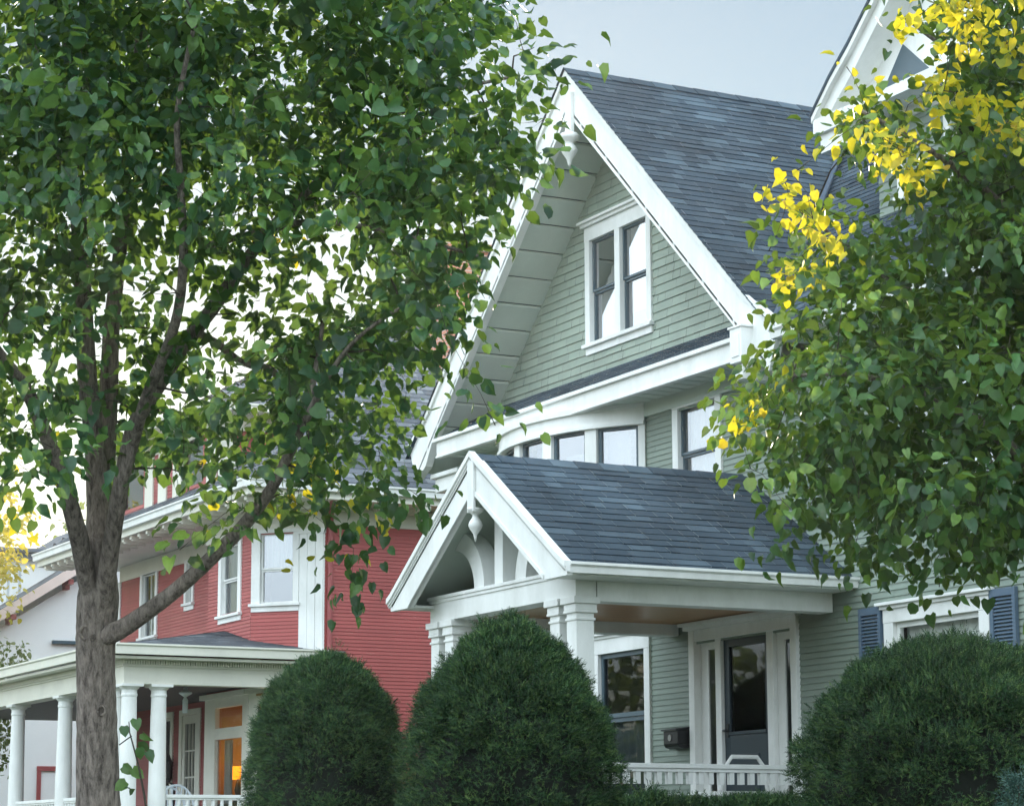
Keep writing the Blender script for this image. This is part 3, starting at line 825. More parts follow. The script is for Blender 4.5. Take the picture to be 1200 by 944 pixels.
mb = MB(); gutter(mb, (-20.3, 13.46, 6.72), (-11, 13.46, 6.72), (0, -1), .12, .11); mb.build('wing_gutter', WHITE, GH)
mb = MB(); mb.box(WF, -20.3, -11.2, -YW, -13.46, 6.60, 6.62); mb.build('wing_soffit', SOFFIT, GH)
# dormer
DX, DYF = -18.35, 14.9
FD = F(0, DYF)
mb = MB(); siding(mb, FD, -20.5, -16.2, 7.9, 9.3, .09, [(-19.2, -18.4, 8.2, 9.15)])
siding(mb, F(-20.5, 17.0, 0, -1), 0, 2.1, 8.0, 9.3, .09)
siding(mb, F(-16.2, 14.9, 0, 1), 0, 2.1, 8.0, 9.3, .09)
dm = mb.build('dormer', SAGE, GH)
window(dm, FD, -20.05, -19.35, 8.2, 9.0, casing=.1, head=.1, name='dormer_window', curtain=None, glass=GLASS)
mb = MB(); FDR = F(0, 14.5)
def dr(u): return 9.26 + (2.65 - abs(u)) * .86
mb.prism(FDR, [(DX - 2.5, 9.18), (DX + 2.5, 9.18), (DX, dr(0) - .05)], -.30, -.28)
mb.build('dormer_pediment', WHITE, dm)
mb = MB(); mb.prism(FDR, [(-20.25, 9.30), (-19.35, 9.30), (-19.85, 9.74)], -.279, -.272); mb.build('attic_vent', SASH, dm)
for sgn in (1, -1):
    mb = MB()
    o_ = [(0, dr(0)), (2.0, dr(2.0)), (2.35, dr(2.35) + .04), (2.7, 9.24)]
    q = [(DX + sgn * u, z) for u, z in o_] + [(DX + sgn * u, z - .26 + .04 * (u > 2.5)) for u, z in o_][::-1]
    mb.prism(FDR, q if sgn < 0 else q[::-1], -.3, 0)
    q = [(DX + sgn * u, z + .02) for u, z in o_] + [(DX + sgn * u, z - .07) for u, z in o_][::-1]
    mb.prism(FDR, q if sgn < 0 else q[::-1], -.02, .06)
    mb.build('dormer_rake', WHITE, dm)
    mb = MB(); x0, x1 = sorted((DX + sgn * 2.68, DX + sgn * 2.15)); mb.box(FDR, x0, x1, -.4, .05, 9.03, 9.20); mb.box(FDR, x0 + .06, x1 - .02, -.4, .0, 8.83, 9.03); mb.build('cornice_return', WHITE, dm)
    mb = MB(); q = [(DX + sgn * u, z + .05) for u, z in o_] + [(DX + sgn * u, z + .0) for u, z in o_][::-1]
    mb.prism(FDR, q if sgn < 0 else q[::-1], -3.2, .07); mb.build('dormer_roof', ROOF, dm)
mb = MB(); mb.box(FDR, DX - 2.3, DX + 2.3, -.4, .0, 9.1, 9.22); mb.build('pediment_sill', WHITE, dm)

# --- mailbox and chair on the green porch (loose things)
MBX = thing('mailbox', 'black metal mailbox hung on the green wall beside the front door', 'mailbox', (-23.13, 13.94, 2.70))
mb = MB(); a0, a1 = -23.27, -22.98
mb.prism(F(-22.97, YW - .012, 0, 1), [(-.15, 2.74), (0, 2.74), (0, 2.90), (-.15, 2.885)], -.30, 0)
mb.prism(F(-22.97, YW - .012, 0, 1), [(-.15, 2.74), (0, 2.74), (0, 2.70), (-.07, 2.69), (-.13, 2.71)], -.30, 0)
mb.build('box', IRON, MBX, bevel=.008)
mb = MB(); mb.hexa([(-23.285, 13.815, 2.885), (-22.955, 13.815, 2.885), (-22.955, 13.985, 2.905), (-23.285, 13.985, 2.905), (-23.285, 13.815, 2.90), (-22.955, 13.815, 2.90), (-22.955, 13.985, 2.925), (-23.285, 13.985, 2.925)])
mb.build('lid', IRON, MBX, bevel=.004)
mb = MB()
mb.prism(F(0, 13.836), [(-23.13 + .035 * math.cos(i * math.pi / 6), 2.81 + .035 * math.sin(i * math.pi / 6)) for i in range(12)], 0, .006); mb.build('emblem', paint('pewter', (.3, .3, .28), .4, .1), MBX)

CH = thing('porch_chair', 'white wooden chair with a trapezoid back rail on the green porch', 'chair', (-21.3, 13.6, 1.75))
cx_, cy_ = -21.3, 13.6
mb = MB()
pts = [(cx_, cy_ - .28, 2.2), (cx_, cy_ - .22, 2.44), (cx_, cy_ - .14, 2.54), (cx_, cy_ + .16, 2.54), (cx_, cy_ + .24, 2.44), (cx_, cy_ + .28, 2.2)]
mb.tube(pts, .022, 8); mb.build('backrest', WHITE, CH)
mb = MB(); mb.box(WF, cx_ - .42, cx_ + .02, -cy_ - .28, -cy_ + .28, 2.16, 2.2); mb.build('seat', WHITE, CH)
for dx in (0, -.40):
    for dy in (-.26, .26):
        mb = MB(); mb.tube([(cx_ + dx, cy_ + dy, 1.75), (cx_ + dx, cy_ + dy, 2.17)], .02, 8); mb.build('leg', WHITE, CH)

# ================================================================== RED HOUSE
RH = thing('red_house', 'red clapboard house with cream trim and a wraparound columned porch', 'house', (-40, 15, GZ))
XS = -36.0
FA = F(0, 15.1)
FBF = F(0, 14.4)
CL = math.hypot(.95, .85)
FC = F(-36.95, 14.4, .95, .85)
FS = F(XS, 15.25, 0, 1)
RZ0, RZ1 = GZ, 6.72
A1 = (-44.28, -43.55, 5.55, 6.72); A2 = (-41.88, -41.60, 5.98, 6.70)
AW = (-43.5, -42.55, 2.0, 4.0); AD = (-41.95, -41.2, 1.8, 4.0)
mb = MB(); siding(mb, FA, -45.6, -39.6, RZ0, RZ1, .058, [A1, A2, AW, AD])
B1 = (-38.25, -37.50, 5.42, 6.55); B2 = (-38.42, -37.2, 2.3, 3.42); B3 = (-38.42, -37.2, 3.60, 3.93)
siding(mb, FBF, -38.9, -36.95, RZ0, RZ1, .058, [B1, B2, B3])
siding(mb, F(-39.6, 15.1, .7, -.7), 0, .99, RZ0, RZ1, .058)
C1 = (.16, .74, 5.50, 6.62); C2 = (.15, .95, 2.3, 3.42); C3 = (.15, .95, 3.6, 3.93)
siding(mb, FC, 0, CL, RZ0, RZ1, .058, [C1, C2, C3])
siding(mb, FS, 0, 10.7, RZ0, RZ1, .058)
siding(mb, F(XS, 26, -1, 0), 0, 9.6, RZ0, RZ1, .12); siding(mb, F(-45.6, 26, 0, -1), 0, 10.9, RZ0, RZ1, .12)
mb.build('wall', RED, RH)
mb = MB()
mb.box(FA, -45.6, -39.7, -.02, .03, RZ1, 7.0); mb.box(FBF, -39.0, -36.95, -.02, .03, 6.66, 7.0)
mb.box(FC, .0, CL - .0, -.02, .03, 6.66, 7.0); mb.box(FS, .0, 10.7, -.02, .03, RZ1, 7.0)
mb.build('frieze', CREAM, RH)
mb = MB(); mb.box(FA, -45.75, -45.55, -.1, .03, RZ0, RZ1); mb.build('corner_board', WHITE, RH)
mb = MB()
for k in range(3): mb.box(FC, .86 + k * .14, .86 + k * .14 + .125, -.02, .03 + .004 * k, 4.6, 6.66)
mb.box(FC, .84, CL + .01, -.03, .02, 4.6, 6.66); mb.box(FC, .83, CL + .02, -.02, .05, 6.58, 6.66)
mb.build('pilaster', WHITE, RH, bevel=.004)
mb = MB(); mb.box(FC, .0, .85, -.01, .028, 5.37, 6.66 - .02); pan = None
window(RH, FC, *C1, side=(.155, .10), head=.06, sash=WHITE, trim=WHITE, rail=6.04, curtain=CURTAIN, glass=GLASS, sw=.03, shade=.5)
window(RH, FBF, *B1, casing=.13, head=.13, sash=WHITE, trim=WHITE, rail=5.98, glass=GLASS, curtain=GCURT, sw=.03, muntin=0)
window(RH, FA, *A1, casing=.12, head=.02, sash=WHITE, trim=WHITE, rail=6.1, glass=GLASS, curtain=GCURT, sw=.03, muntin=1)
window(RH, FA, *A2, casing=.10, head=.06, sash=WHITE, trim=WHITE, rail=6.3, glass=GLASS, curtain=GCURT, sw=.03)
# ground-floor bay: picture windows with transoms, cream trim
for fr, lo, hi in ((FBF, B2, B3), (FC, C2, C3)):
    mb = MB(); e0, e1 = (-38.9, -36.95) if fr is FBF else (0.0, CL)
    mb.box(fr, e0, lo[0], -.05, .03, 1.7, 4.1); mb.box(fr, lo[1], e1, -.05, .03, 1.7, 4.1); mb.box(fr, lo[0], lo[1], -.05, .028, lo[3], hi[2]); mb.box(fr, lo[0], lo[1], -.05, .03, hi[3], 4.1)
    mb.box(fr, lo[0], lo[1], -.05, .03, 1.7, lo[2]); mb.box(fr, e0 - .03, e1 + .03, -.02, .12, 4.08, 4.16)
    w = mb.build('bay_window', CREAM, RH)
    for q in (lo, hi):
        mb = MB(); mb.face([fr.p(q[0], -.03, q[2]), fr.p(q[1], -.03, q[2]), fr.p(q[1], -.03, q[3]), fr.p(q[0], -.03, q[3])]); mb.build('pane', GLASSC, w)
mb = MB()
mb.box(FBF, -38.8, -37.0, -1.3, -1.26, 1.8, 4.05); mb.box(FBF, -38.8, -38.76, -1.3, -.06, 1.8, 4.05); mb.box(FBF, -38.8, -36.6, -1.3, -.06, 4.05, 4.08)
mb.build('front_room', WARMROOM, RH)
mb = MB()
for i in range(10): mb.box(FBF, -38.40 + i * .028, -38.38 + i * .028, -.16 - .02 * (i % 2), -.14 - .02 * (i % 2), 2.3, 3.42)
mb.build('curtain', GCURT, RH)
# door wall below
window(RH, FA, *AW, casing=.13, head=.10, sash=CREAM, trim=CREAM, rail=3.0, glass=GLASSD, muntin=0, sw=.05)
mb = MB(); mb.box(FA, -42.1, -41.95, -.05, .03, 1.8, 4.1); mb.box(FA, -41.2, -41.02, -.05, .03, 1.8, 4.1); mb.box(FA, -41.95, -41.2, -.05, .03, 4.0, 4.1)
mb.box(FA, -41.95, -41.83, -.06, .01, 1.8, 4.0); mb.box(FA, -41.32, -41.2, -.06, .01, 1.8, 4.0); mb.box(FA, -41.83, -41.32, -.06, .01, 3.85, 4.0); mb.box(FA, -41.83, -41.32, -.06, .01, 1.8, 2.0)
for k in (1, 2): mb.box(FA, -41.83 + k * .17 - .012, -41.83 + k * .17 + .012, -.05, .0, 2.0, 3.85)
for k in range(1, 4): mb.box(FA, -41.83, -41.32, -.049, -.002, 2.0 + k * .46 - .012, 2.0 + k * .46 + .012)
gd = mb.build('glazed_door', CREAM, RH)
mb = MB(); mb.face([FA.p(-41.83, -.03, 2.0), FA.p(-41.32, -.03, 2.0), FA.p(-41.32, -.03, 3.85), FA.p(-41.83, -.03, 3.85)]); mb.build('pane', GLASSD, gd)
mb = MB(); mb.box(FA, -42, -41.1, -.3, -.28, 1.8, 4.0); mb.build('hallway', DARKROOM, gd)
mb = MB(); c_ = FA.p(-42.32, .12, 0)[:2]
mb.lathe(c_, [(.03, 2.85), (.07, 2.92), (.075, 3.2), (.03, 3.28), (.01, 3.34)], 8); mb.tube([FA.p(-42.32, .0, 2.8), FA.p(-42.32, .12, 2.85)], .015, 6); mb.tube([FA.p(-42.32, .02, 2.4), FA.p(-42.32, .02, 2.8)], .03, 6)
mb.build('wall_lantern', IRON, RH)
# downspout
mb = MB(); mb.tube([FS.p(.08, .05, 1.2), FS.p(.08, .05, 6.7), FS.p(.0, .25, 6.95), FS.p(-.1, .55, 7.05)], .045, 8); mb.build('downspout', REDTRIM, RH)
mb = MB(); mb.box(FS, 3.05, 3.45, .0, .35, RZ0, 4.55); mb.box(FS, 3.0, 3.5, .0, .40, 4.5, 4.62); mb.build('side_chimney_base', REDTRIM, RH)
# main hip roof
EX0, EX1, EY0, EY1, EZ = -46.4, -35.3, 13.68, 26.7, 7.24
TX0, TX1, TY, TZ = -41.8, -40.6, 19.4, 11.6
mb = MB()
def hip(mb, e0, e1, t0, t1):
    """roof plane from eave e0-e1 (left to right seen from outside) to top t0-t1"""
    e0, e1, t0, t1 = (np.array(q, float) for q in (e0, e1, t0, t1))
    al = (e1 - e0); Lr = np.linalg.norm(al); al /= Lr
    tm = t0 - al * ((t0 - e0) @ al); dn = (e0 - tm); Ld = np.linalg.norm(dn); dn /= Ld
    x0, x1 = (t0 - e0) @ al, (t1 - e0) @ al
    shingle_roof(mb, tm, al, dn, Ld, lambda s: (x0 * (1 - s / Ld), x1 + (Lr - x1) * s / Ld), exp=.15)
T0, T1 = (TX0, TY, TZ), (TX1, TY, TZ)
hip(mb, (EX0, EY0, EZ), (EX1, EY0, EZ), T0, T1)
hip(mb, (EX1, EY0, EZ), (EX1, EY1, EZ), T1, T1)
hip(mb, (EX1, EY1, EZ), (EX0, EY1, EZ), T1, T0)
hip(mb, (EX0, EY1, EZ), (EX0, EY0, EZ), T0, T0)
rr = mb.build('roof', ROOF2, RH)
mb = MB()
mb.v = [(EX0, EY0, EZ - .02), (EX1, EY0, EZ - .02), (EX1, EY1, EZ - .02), (EX0, EY1, EZ - .02), (TX0, TY, TZ - .03), (TX1, TY, TZ - .03)]
mb.f = [(0, 1, 5, 4), (1, 2, 5), (2, 3, 4, 5), (3, 0, 4)]; mb.m = [0] * 4; mb.build('roof_deck', FLASH, RH)
mb = MB()
gutter(mb, (EX0, EY0, EZ + .02), (EX1, EY0, EZ + .02), (0, -1), .12, .13); gutter(mb, (EX1, EY0, EZ + .02), (EX1, EY1, EZ + .02), (1, 0), .12, .13)
mb.build('gutter', WHITE, RH)
mb = MB(); mb.box(WF, EX0, EX1, -EY1, -EY0, 7.02, 7.06); mb.box(WF, EX0, EX1 - .01, -(EY0 + .06), -(EY0 - .0), 7.06, 7.2); mb.box(WF, EX1 - .06, EX1 - .002, -EY1, -(EY0 + .07), 7.06, 7.2); mb.build('soffit', CREAM, RH)
for i in range(26):
    x = EX0 + .3 + i * .42
    mb = MB(); mb.box(WF, x, x + .10, -(EY0 + .60), -(EY0 + .05), 6.96, 7.02); mb.box(WF, x + .01, x + .09, -(EY0 + .45), -(EY0 + .08), 6.935, 6.96); mb.build('eave_bracket', CREAM, RH)
for i in range(14):
    y = EY0 + .5 + i * .62
    mb = MB(); mb.box(WF, EX1 - .62, EX1 - .03, -(y + .13), -y, 6.93, 7.02); mb.build('eave_bracket', CREAM, RH)
# hipped dormer
dmr = MB(); FDm = F(0, 14.15)
siding(dmr, FDm, -43.2, -37.9, 7.5, 8.72, .058, [(-42.8, -41.6, 7.7, 8.5), (-39.8, -38.6, 7.7, 8.5)])
siding(dmr, F(-37.9, 14.15, 0, 1), 0, 3.5, 7.5, 8.72, .058); siding(dmr, F(-43.2, 17.6, 0, -1), 0, 3.5, 7.5, 8.72, .058)
dmr = dmr.build('dormer', RED, RH)
mb = MB(); mb.box(FDm, -43.25, -37.85, .0, .03, 8.45, 8.75)
for x0 in (-43.25, -41.45, -40.75, -40.0, -38.35): mb.box(FDm, x0, x0 + .42, .0, .035, 7.5, 8.5)
mb.box(F(-37.9, 14.15, 0, 1), 0, 3, .0, .03, 8.45, 8.75); mb.box(F(-37.9, 14.15, 0, 1), 0, .3, .0, .035, 7.5, 8.5)
mb.build('dormer_trim', CREAM, dmr)
for w_ in ((-42.8, -41.6, 7.7, 8.5), (-39.8, -38.6, 7.7, 8.5)):
    mb = MB(); mb.face([FDm.p(w_[0], -.05, w_[2]), FDm.p(w_[1], -.05, w_[2]), FDm.p(w_[1], -.05, w_[3]), FDm.p(w_[0], -.05, w_[3])]); mb.build('dormer_pane', GLASS, dmr)
mb = MB(); mb.box(FDm, -43.0, -38, -.5, -.45, 7.5, 8.7); mb.build('dormer_interior', DARKROOM, dmr)
mb = MB(); e = [(-43.7, 13.7, 8.80), (-37.4, 13.7, 8.80), (-37.4, 18, 8.80), (-43.7, 18, 8.80)]
t0_, t1_ = (-41.2, 16.3, 10.25), (-39.9, 16.3, 10.25)
hip(mb, e[0], e[1], t0_, t1_); hip(mb, e[1], e[2], t1_, (-39.9, 18, 10.25)); hip(mb, e[3], e[0], (-41.2, 18, 10.25), t0_)
mb.build('dormer_roof', ROOF2, dmr)
mb = MB(); mb.box(WF, -43.7, -37.4, -18, -13.7, 8.70, 8.78); gutter(mb, (-43.7, 13.7, 8.81), (-37.4, 13.7, 8.81), (0, -1), .1, .12); gutter(mb, (-37.4, 13.7, 8.81), (-37.4, 18, 8.81), (1, 0), .1, .12)
mb.build('dormer_eave', CREAM, dmr)
# brick chimney
mb = MB(); mb.box(WF, -38.9, -38.15, -19.2, -18.45, 8.3, 11.9); mb.box(WF, -38.95, -38.1, -19.25, -18.4, 11.9, 12.02); mb.box(WF, -39.0, -38.05, -19.3, -18.35, 12.02, 12.15)
mb.build('chimney', BRICK, RH)
# porch of the red house
EPX, EPY, EPZ, LX = -35.9, 11.8, 4.70, -48.0
mb = MB()
def pz(y): return EPZ + .18 * (y - EPY)
al = .18; dl = math.hypot(1, .18)
def limf(s):
    y = 15.1 - s / dl; return (0, (EPX - .18 / .213 * (y - EPY)) - LX)
shingle_roof(mb, (LX, 15.1, pz(15.1)), (1, 0, 0), (0, -1 / dl, -.18 / dl), (15.1 - EPY) * dl, limf, exp=.14)
d2 = math.hypot(1, .213)
def limr(s):
    x = -38.7 + s / d2; return (0, min(15.6, 15.6) - (EPY + .213 / .18 * (EPX - x)))
# right plane: along -Y from the house wall
shingle_roof(mb, (-38.7, 15.6, EPZ + .213 * 2.8), (0, -1, 0), (1 / d2, 0, -.213 / d2), 2.8 * d2, limr, exp=.14)
mb.build('porch_roof', ROOF2, RH)
mb = MB(); mb.v = [(LX, EPY, EPZ - .02), (EPX, EPY, EPZ - .02), (-38.7, 15.1, pz(15.1) - .02), (LX, 15.1, pz(15.1) - .02), (EPX, 15.6, EPZ - .02), (-38.7, 15.6, pz(15.1) - .02)]
mb.f = [(0, 1, 2, 3), (1, 4, 5, 2)]; mb.m = [0, 0]; mb.build('porch_roof_deck', FLASH, RH)
mb = MB(); gutter(mb, (LX, EPY, EPZ + .02), (EPX, EPY, EPZ + .02), (0, -1), .13, .16); gutter(mb, (EPX, EPY, EPZ + .02), (EPX, 15.25, EPZ + .02), (1, 0), .13, .16)
mb.box(WF, LX, EPX, -EPY - .03, -EPY + .10, EPZ - .22, EPZ - .14) if False else None
mb.build('porch_gutter', CREAM, RH)
mb = MB(); BX, BY = -36.15, 12.05
mb.box(WF, LX, BX, -(BY + .28), -BY, 4.14, 4.46); mb.box(WF, BX - .28, BX, -15.2, -(BY + .28), 4.14, 4.455)
mb.box(WF, LX, BX + .03, -BY, -(BY - .03), 4.40, 4.50); mb.box(WF, BX, BX + .03, -15.2, -BY, 4.40, 4.50)
mb.box(WF, LX, EPX, -(BY + .1), -(EPY - .02), 4.50, 4.54); mb.box(WF, BX - .1, EPX + .02, -15.2, -(BY + .1), 4.50, 4.538)
mb.build('porch_beam', CREAM, RH)
mb = MB()
for i in range(78): mb.box(WF, BX + .03, BX + .075, -(BY + .0 + i * .04 + .022), -(BY + i * .04), 4.43, 4.495)
mb.build('dentil_strip', CREAM, RH); mb = MB()
for i in range(240): mb.box(WF, BX - i * .05 - .03, BX - i * .05, -(BY - .03), -(BY - .075), 4.43, 4.495)
mb.build('dentil_strip', CREAM, RH)
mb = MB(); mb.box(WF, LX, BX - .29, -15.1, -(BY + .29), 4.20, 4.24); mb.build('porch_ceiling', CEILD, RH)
mb = MB(); mb.box(WF, LX, -36.05, -15.1, -11.95, 1.6, 1.75); mb.build('porch_floor', DECK, RH)
mb = MB(); mb.box(WF, LX, -36.15, -15.0, -12.1, GZ - .2, 1.6); mb.build('porch_skirt', CREAM, RH)
for (x, y) in ((-36.29, 12.66), (-36.29, 12.19), (-36.75, 12.19), (-39.5, 12.19), (-42.2, 12.19), (-44.9, 12.19)):
    mb = MB(); mb.lathe((x, y), [(.165, 1.75), (.165, 1.82), (.14, 1.86), (.135, 1.92), (.135, 2.6), (.115, 3.95), (.125, 3.96), (.125, 3.99), (.117, 4.0), (.118, 4.05), (.15, 4.08), (.155, 4.10)], 22)
    mb.box(WF, x - .17, x + .17, -y - .17, -y + .17, 4.10, 4.139); mb.build('column', WHITE, RH, smooth=False)
for fr, s0, s1 in ((F(-36.29, 0, 0, 1), 12.8, 15.0), (F(0, 12.19), -39.35, -36.95), (F(0, 12.19), -42.05, -39.65)):
    mb = MB(); mb.box(fr, s0, s1, -.045, .045, 2.44, 2.49); mb.box(fr, s0, s1, -.03, .03, 2.41, 2.44); mb.box(fr, s0, s1, -.03, .03, 1.82, 1.87)
    rl = mb.build('porch_railing', WHITE, RH, bevel=.004)
    n = int((s1 - s0) / .14)
    for i in range(n):
        p = fr.p(s0 + .07 + i * .14, 0, 0); b_ = MB(); b_.lathe(p[:2], baluster_prof(1.87, 2.41, .035) + [(.03, 2.30), (.03, 2.41)], 8); b_.build('baluster', WHITE, rl)
mb = MB(); lx, ly_ = -37.6, 13.56
mb.lathe((lx, ly_), [(.04, 3.80), (.045, 3.82), (.045, 4.0), (.02, 4.05), (.10, 4.10), (.11, 4.12), (.03, 4.16), (.03, 4.20)], 14); mb.build('pendant_lantern', paint('frosted_white', (.7, .76, .78), .3, .03), RH, smooth=True)

# things on / in the red house
LP = thing('table_lamp', 'lit orange table lamp behind the porch window of the red house', 'lamp', (-38.32, 14.75, 1.75))
mb = MB(); mb.lathe((-38.32, 14.75), [(.15, 2.79), (.135, 3.0)], 20, cap=False); mb.build('lamp_shade', glow_mat('lit_shade', (1.0, .27, .012), 1.7), LP, smooth=True)
mb = MB(); mb.lathe((-38.32, 14.75), [(.09, 2.4), (.09, 2.43), (.03, 2.5), (.06, 2.62), (.03, 2.74), (.02, 2.8)], 14); mb.build('lamp_base', SASH, LP, smooth=True)
pl = bpy.data.lights.new('lamp_bulb', 'POINT'); pl.energy = 5; pl.color = (1, .6, .22); pl.shadow_soft_size = .08; po = bpy.data.objects.new('lamp_bulb', pl); COL.objects.link(po); po.location = (-38.2, 15.05, 3.12)
SB = thing('side_table', 'small dark table under the lit lamp inside the bay', 'table', (-38.32, 14.75, 1.75))
mb = MB(); mb.box(WF, -38.62, -38.02, -15.0, -14.5, 2.36, 2.40); mb.build('tabletop', DOORC, SB)
for dx in (-.26, .26):
    for dy in (-.2, .2):
        mb = MB(); mb.box(WF, -38.32 + dx - .02, -38.32 + dx + .02, -14.75 - dy - .02, -14.75 - dy + .02, 1.75, 2.36); mb.build('leg', DOORC, SB)


def spoke_chair(cx, cy, ang, label):
    o = thing('porch_armchair', label, 'chair', (cx, cy, 1.75), 'fan back chairs on the red porch')
    ca, sa = math.cos(ang), math.sin(ang)
    def w_(x, y, z): return (cx + x * ca - y * sa, cy + x * sa + y * ca, 1.75 + z)
    mb = MB()
    hoop = [w_(.29 * math.cos(t), .24 + .10 * math.sin(t), .42 + .50 * math.sin(t) ** .8 if math.sin(t) > 0 else .42) for t in np.linspace(0, math.pi, 15)]
    mb.tube(hoop, .02, 8)
    for k in range(-3, 4):
        t = math.pi / 2 - k * .3
        mb.tube([w_(.05 * k, .24, .42), w_(.29 * math.cos(t), .24 + .10 * math.sin(t), .42 + .50 * math.sin(t) ** .8)], .011, 6)
    mb.build('backrest', WICKER, o)
    mb = MB(); mb.lathe((cx, cy), [(.27, 2.13), (.29, 2.15), (.29, 2.17), (.25, 2.18)], 18); mb.build('seat', WICKER, o)
    for sx in (-1, 1):
        for sy in (-1, 1):
            mb = MB(); mb.tube([w_(.25 * sx, .22 * sy, 0), w_(.2 * sx, .17 * sy, .4)], .018, 8); mb.build('leg', WICKER, o)
        mb = MB(); mb.tube([w_(.29 * sx, .24, .62), w_(.31 * sx, -.2, .64), w_(.28 * sx, -.2, .4)], .018, 8); mb.build('armrest', WICKER, o)
    return o


spoke_chair(-37.35, 13.35, R(70), 'pale fan back armchair nearer the lit lamp on the red porch')
spoke_chair(-38.25, 13.55, R(75), 'pale fan back armchair nearer the glazed door on the red porch')
BC = thing('patio_chair', 'dark grey patio chair between two columns at the far end of the red porch', 'chair', (-40.1, 13.3, 1.75))
mb = MB(); q = F(-40.1, 13.3, .5, .86)
mb.prism(F(-40.1, 13.3, .9, .45), [(-.28, 2.15), (.28, 2.15), (.24, 2.72), (.1, 2.80), (-.24, 2.78)], -.03, .03); mb.build('backrest', paint('charcoal_mesh', (.10, .12, .13), .6, .1), BC)
mb = MB(); mb.box(F(-40.1, 13.3, .9, .45), -.28, .28, .03, .55, 2.13, 2.18); mb.build('seat', IRON, BC)
for dx in (-.26, .26):
    for dy in (.05, .5):
        mb = MB(); p0 = F(-40.1, 13.3, .9, .45).p(dx, dy, 1.75); mb.tube([p0, (p0[0], p0[1], 2.14)], .018, 6); mb.build('leg', IRON, BC)

# ================================================================== WHITE HOUSE
WH = thing('white_house', 'white stucco house with a low gabled side roof at the far left', 'house', (-55, 16, GZ))
WX = -52.0
FWH = F(WX, 0, 0, 1)      # a = Y
mb = MB(); mb.prism(FWH, [(11.8, GZ - .2), (26, GZ - .2), (26, 7), (19.4, 9.5), (11.8, 4.55)], -.2, 0); mb.build('side_wall', STUCCO, WH)
mb = MB(); mb.box(F(0, 11.85), -64, WX - .2, -.2, 0, GZ - .2, 4.6); mb.build('front_wall', STUCCO, WH)
sl = (7.72 - 6.68) / 1.6
def wz(y): return 6.70 + sl * (y - 14.55)
mb = MB(); mb.hexa([(-64, 11.2, wz(11.2)), (WX + .55, 11.2, wz(11.2)), (WX + .55, 19.4, wz(19.4)), (-64, 19.4, wz(19.4)), (-64, 11.2, wz(11.2) + .08), (WX + .55, 11.2, wz(11.2) + .08), (WX + .55, 19.4, wz(19.4) + .08), (-64, 19.4, wz(19.4) + .08)])
mb.hexa([(-64, 19.4, wz(19.4)), (WX + .55, 19.4, wz(19.4)), (WX + .55, 27, wz(19.4) - 4.8), (-64, 27, wz(19.4) - 4.8), (-64, 19.4, wz(19.4) + .08), (WX + .55, 19.4, wz(19.4) + .08), (WX + .55, 27, wz(19.4) - 4.72), (-64, 27, wz(19.4) - 4.72)])
mb.build('roof', ROOF2, WH)
mb = MB(); mb.prism(F(WX + .5, 0, 0, 1), [(11.2, wz(11.2) - .17), (19.4, wz(19.4) - .17), (19.4, wz(19.4) + .07), (11.2, wz(11.2) + .07)], -.04, .06); mb.build('bargeboard', paint('pinkish_trim', (.68, .56, .52), .5, .05), WH)
for y in (13.0, 14.72, 15.95, 17.4):
    z = wz(y) - .2
    mb = MB(); mb.box(FWH, y - .06, y + .06, .0, .46, z - .11, z); mb.box(FWH, y - .05, y + .05, .0, .22, z - .2, z - .11); mb.build('eave_bracket', REDTRIM, WH)
mb = MB(); mb.box(WF, -62, WX - .6, -21, -14.4, 6.4, 8.0); mb.build('dormer', STUCCO, WH)
mb = MB(); mb.box(WF, -62.3, WX - .3, -21.3, -14.2, 8.05, 8.12); mb.box(WF, -62.2, WX - .42, -21.2, -14.3, 7.9, 8.05); mb.build('dormer_flat_roof', FLASH, WH)
for y in (14.6, 14.85, 15.1):
    mb = MB(); mb.box(F(WX - .6, 0, 0, 1), y, y + .05, .0, .03, 6.6, 7.7); mb.build('dormer_batten', paint('pale_grey_trim', (.5, .55, .58), .5, .05), WH)
window(WH, FWH, 15.55, 16.1, 2.6, 3.35, casing=.09, head=.1, sash=WHITE, trim=REDTRIM, glass=GLASS, sw=.05, muntin=1)
mb = MB(); mb.box(FWH, 15.7, 16.3, .0, .10, 6.05, 6.12); mb.build('wall_bracket', SASH, WH)

# ================================================================== PLANTS
leafV = np.array([(0, .02, 0), (0, .34, -.02), (0, .68, -.04), (0, 1.02, -.14), (-.27, -.035, .07), (-.48, .25, .10), (-.37, .66, .02), (.27, -.035, .07), (.48, .25, .10), (.37, .66, .02)])
leafQ = np.array([(0, 1, 5, 4), (1, 2, 6, 5), (0, 7, 8, 1), (1, 8, 9, 2)]); leafT = np.array([(2, 3, 6), (2, 9, 3)])


def unit(a): return a / (np.linalg.norm(a, axis=-1, keepdims=True) + 1e-9)


def leaves(name, P, T, Nn, size, m, parent):
    """P base points, T tip directions, Nn face normals, size lengths"""
    n = len(P); T = unit(T); Nn = unit(Nn - T * (Nn * T).sum(-1, keepdims=True)); X = np.cross(T, Nn)
    asp = rng.uniform(.74, 1.04, n); curl = rng.uniform(-.6, 4.2, n)
    lv = leafV
    V = P[:, None] + size[:, None, None] * (X[:, None] * (lv[:, 0][None, :, None] * asp[:, None, None]) + T[:, None] * lv[:, 1][None, :, None] + Nn[:, None] * (lv[:, 2][None, :, None] * curl[:, None, None] + lv[:, 0][None, :, None] * rng.normal(0, .22, n)[:, None, None]))
    off = (np.arange(n) * 10)[:, None, None]
    return np_mesh(name, V.reshape(-1, 3), (leafQ[None] + off).reshape(-1, 4), (leafT[None] + off).reshape(-1, 3), m, parent)


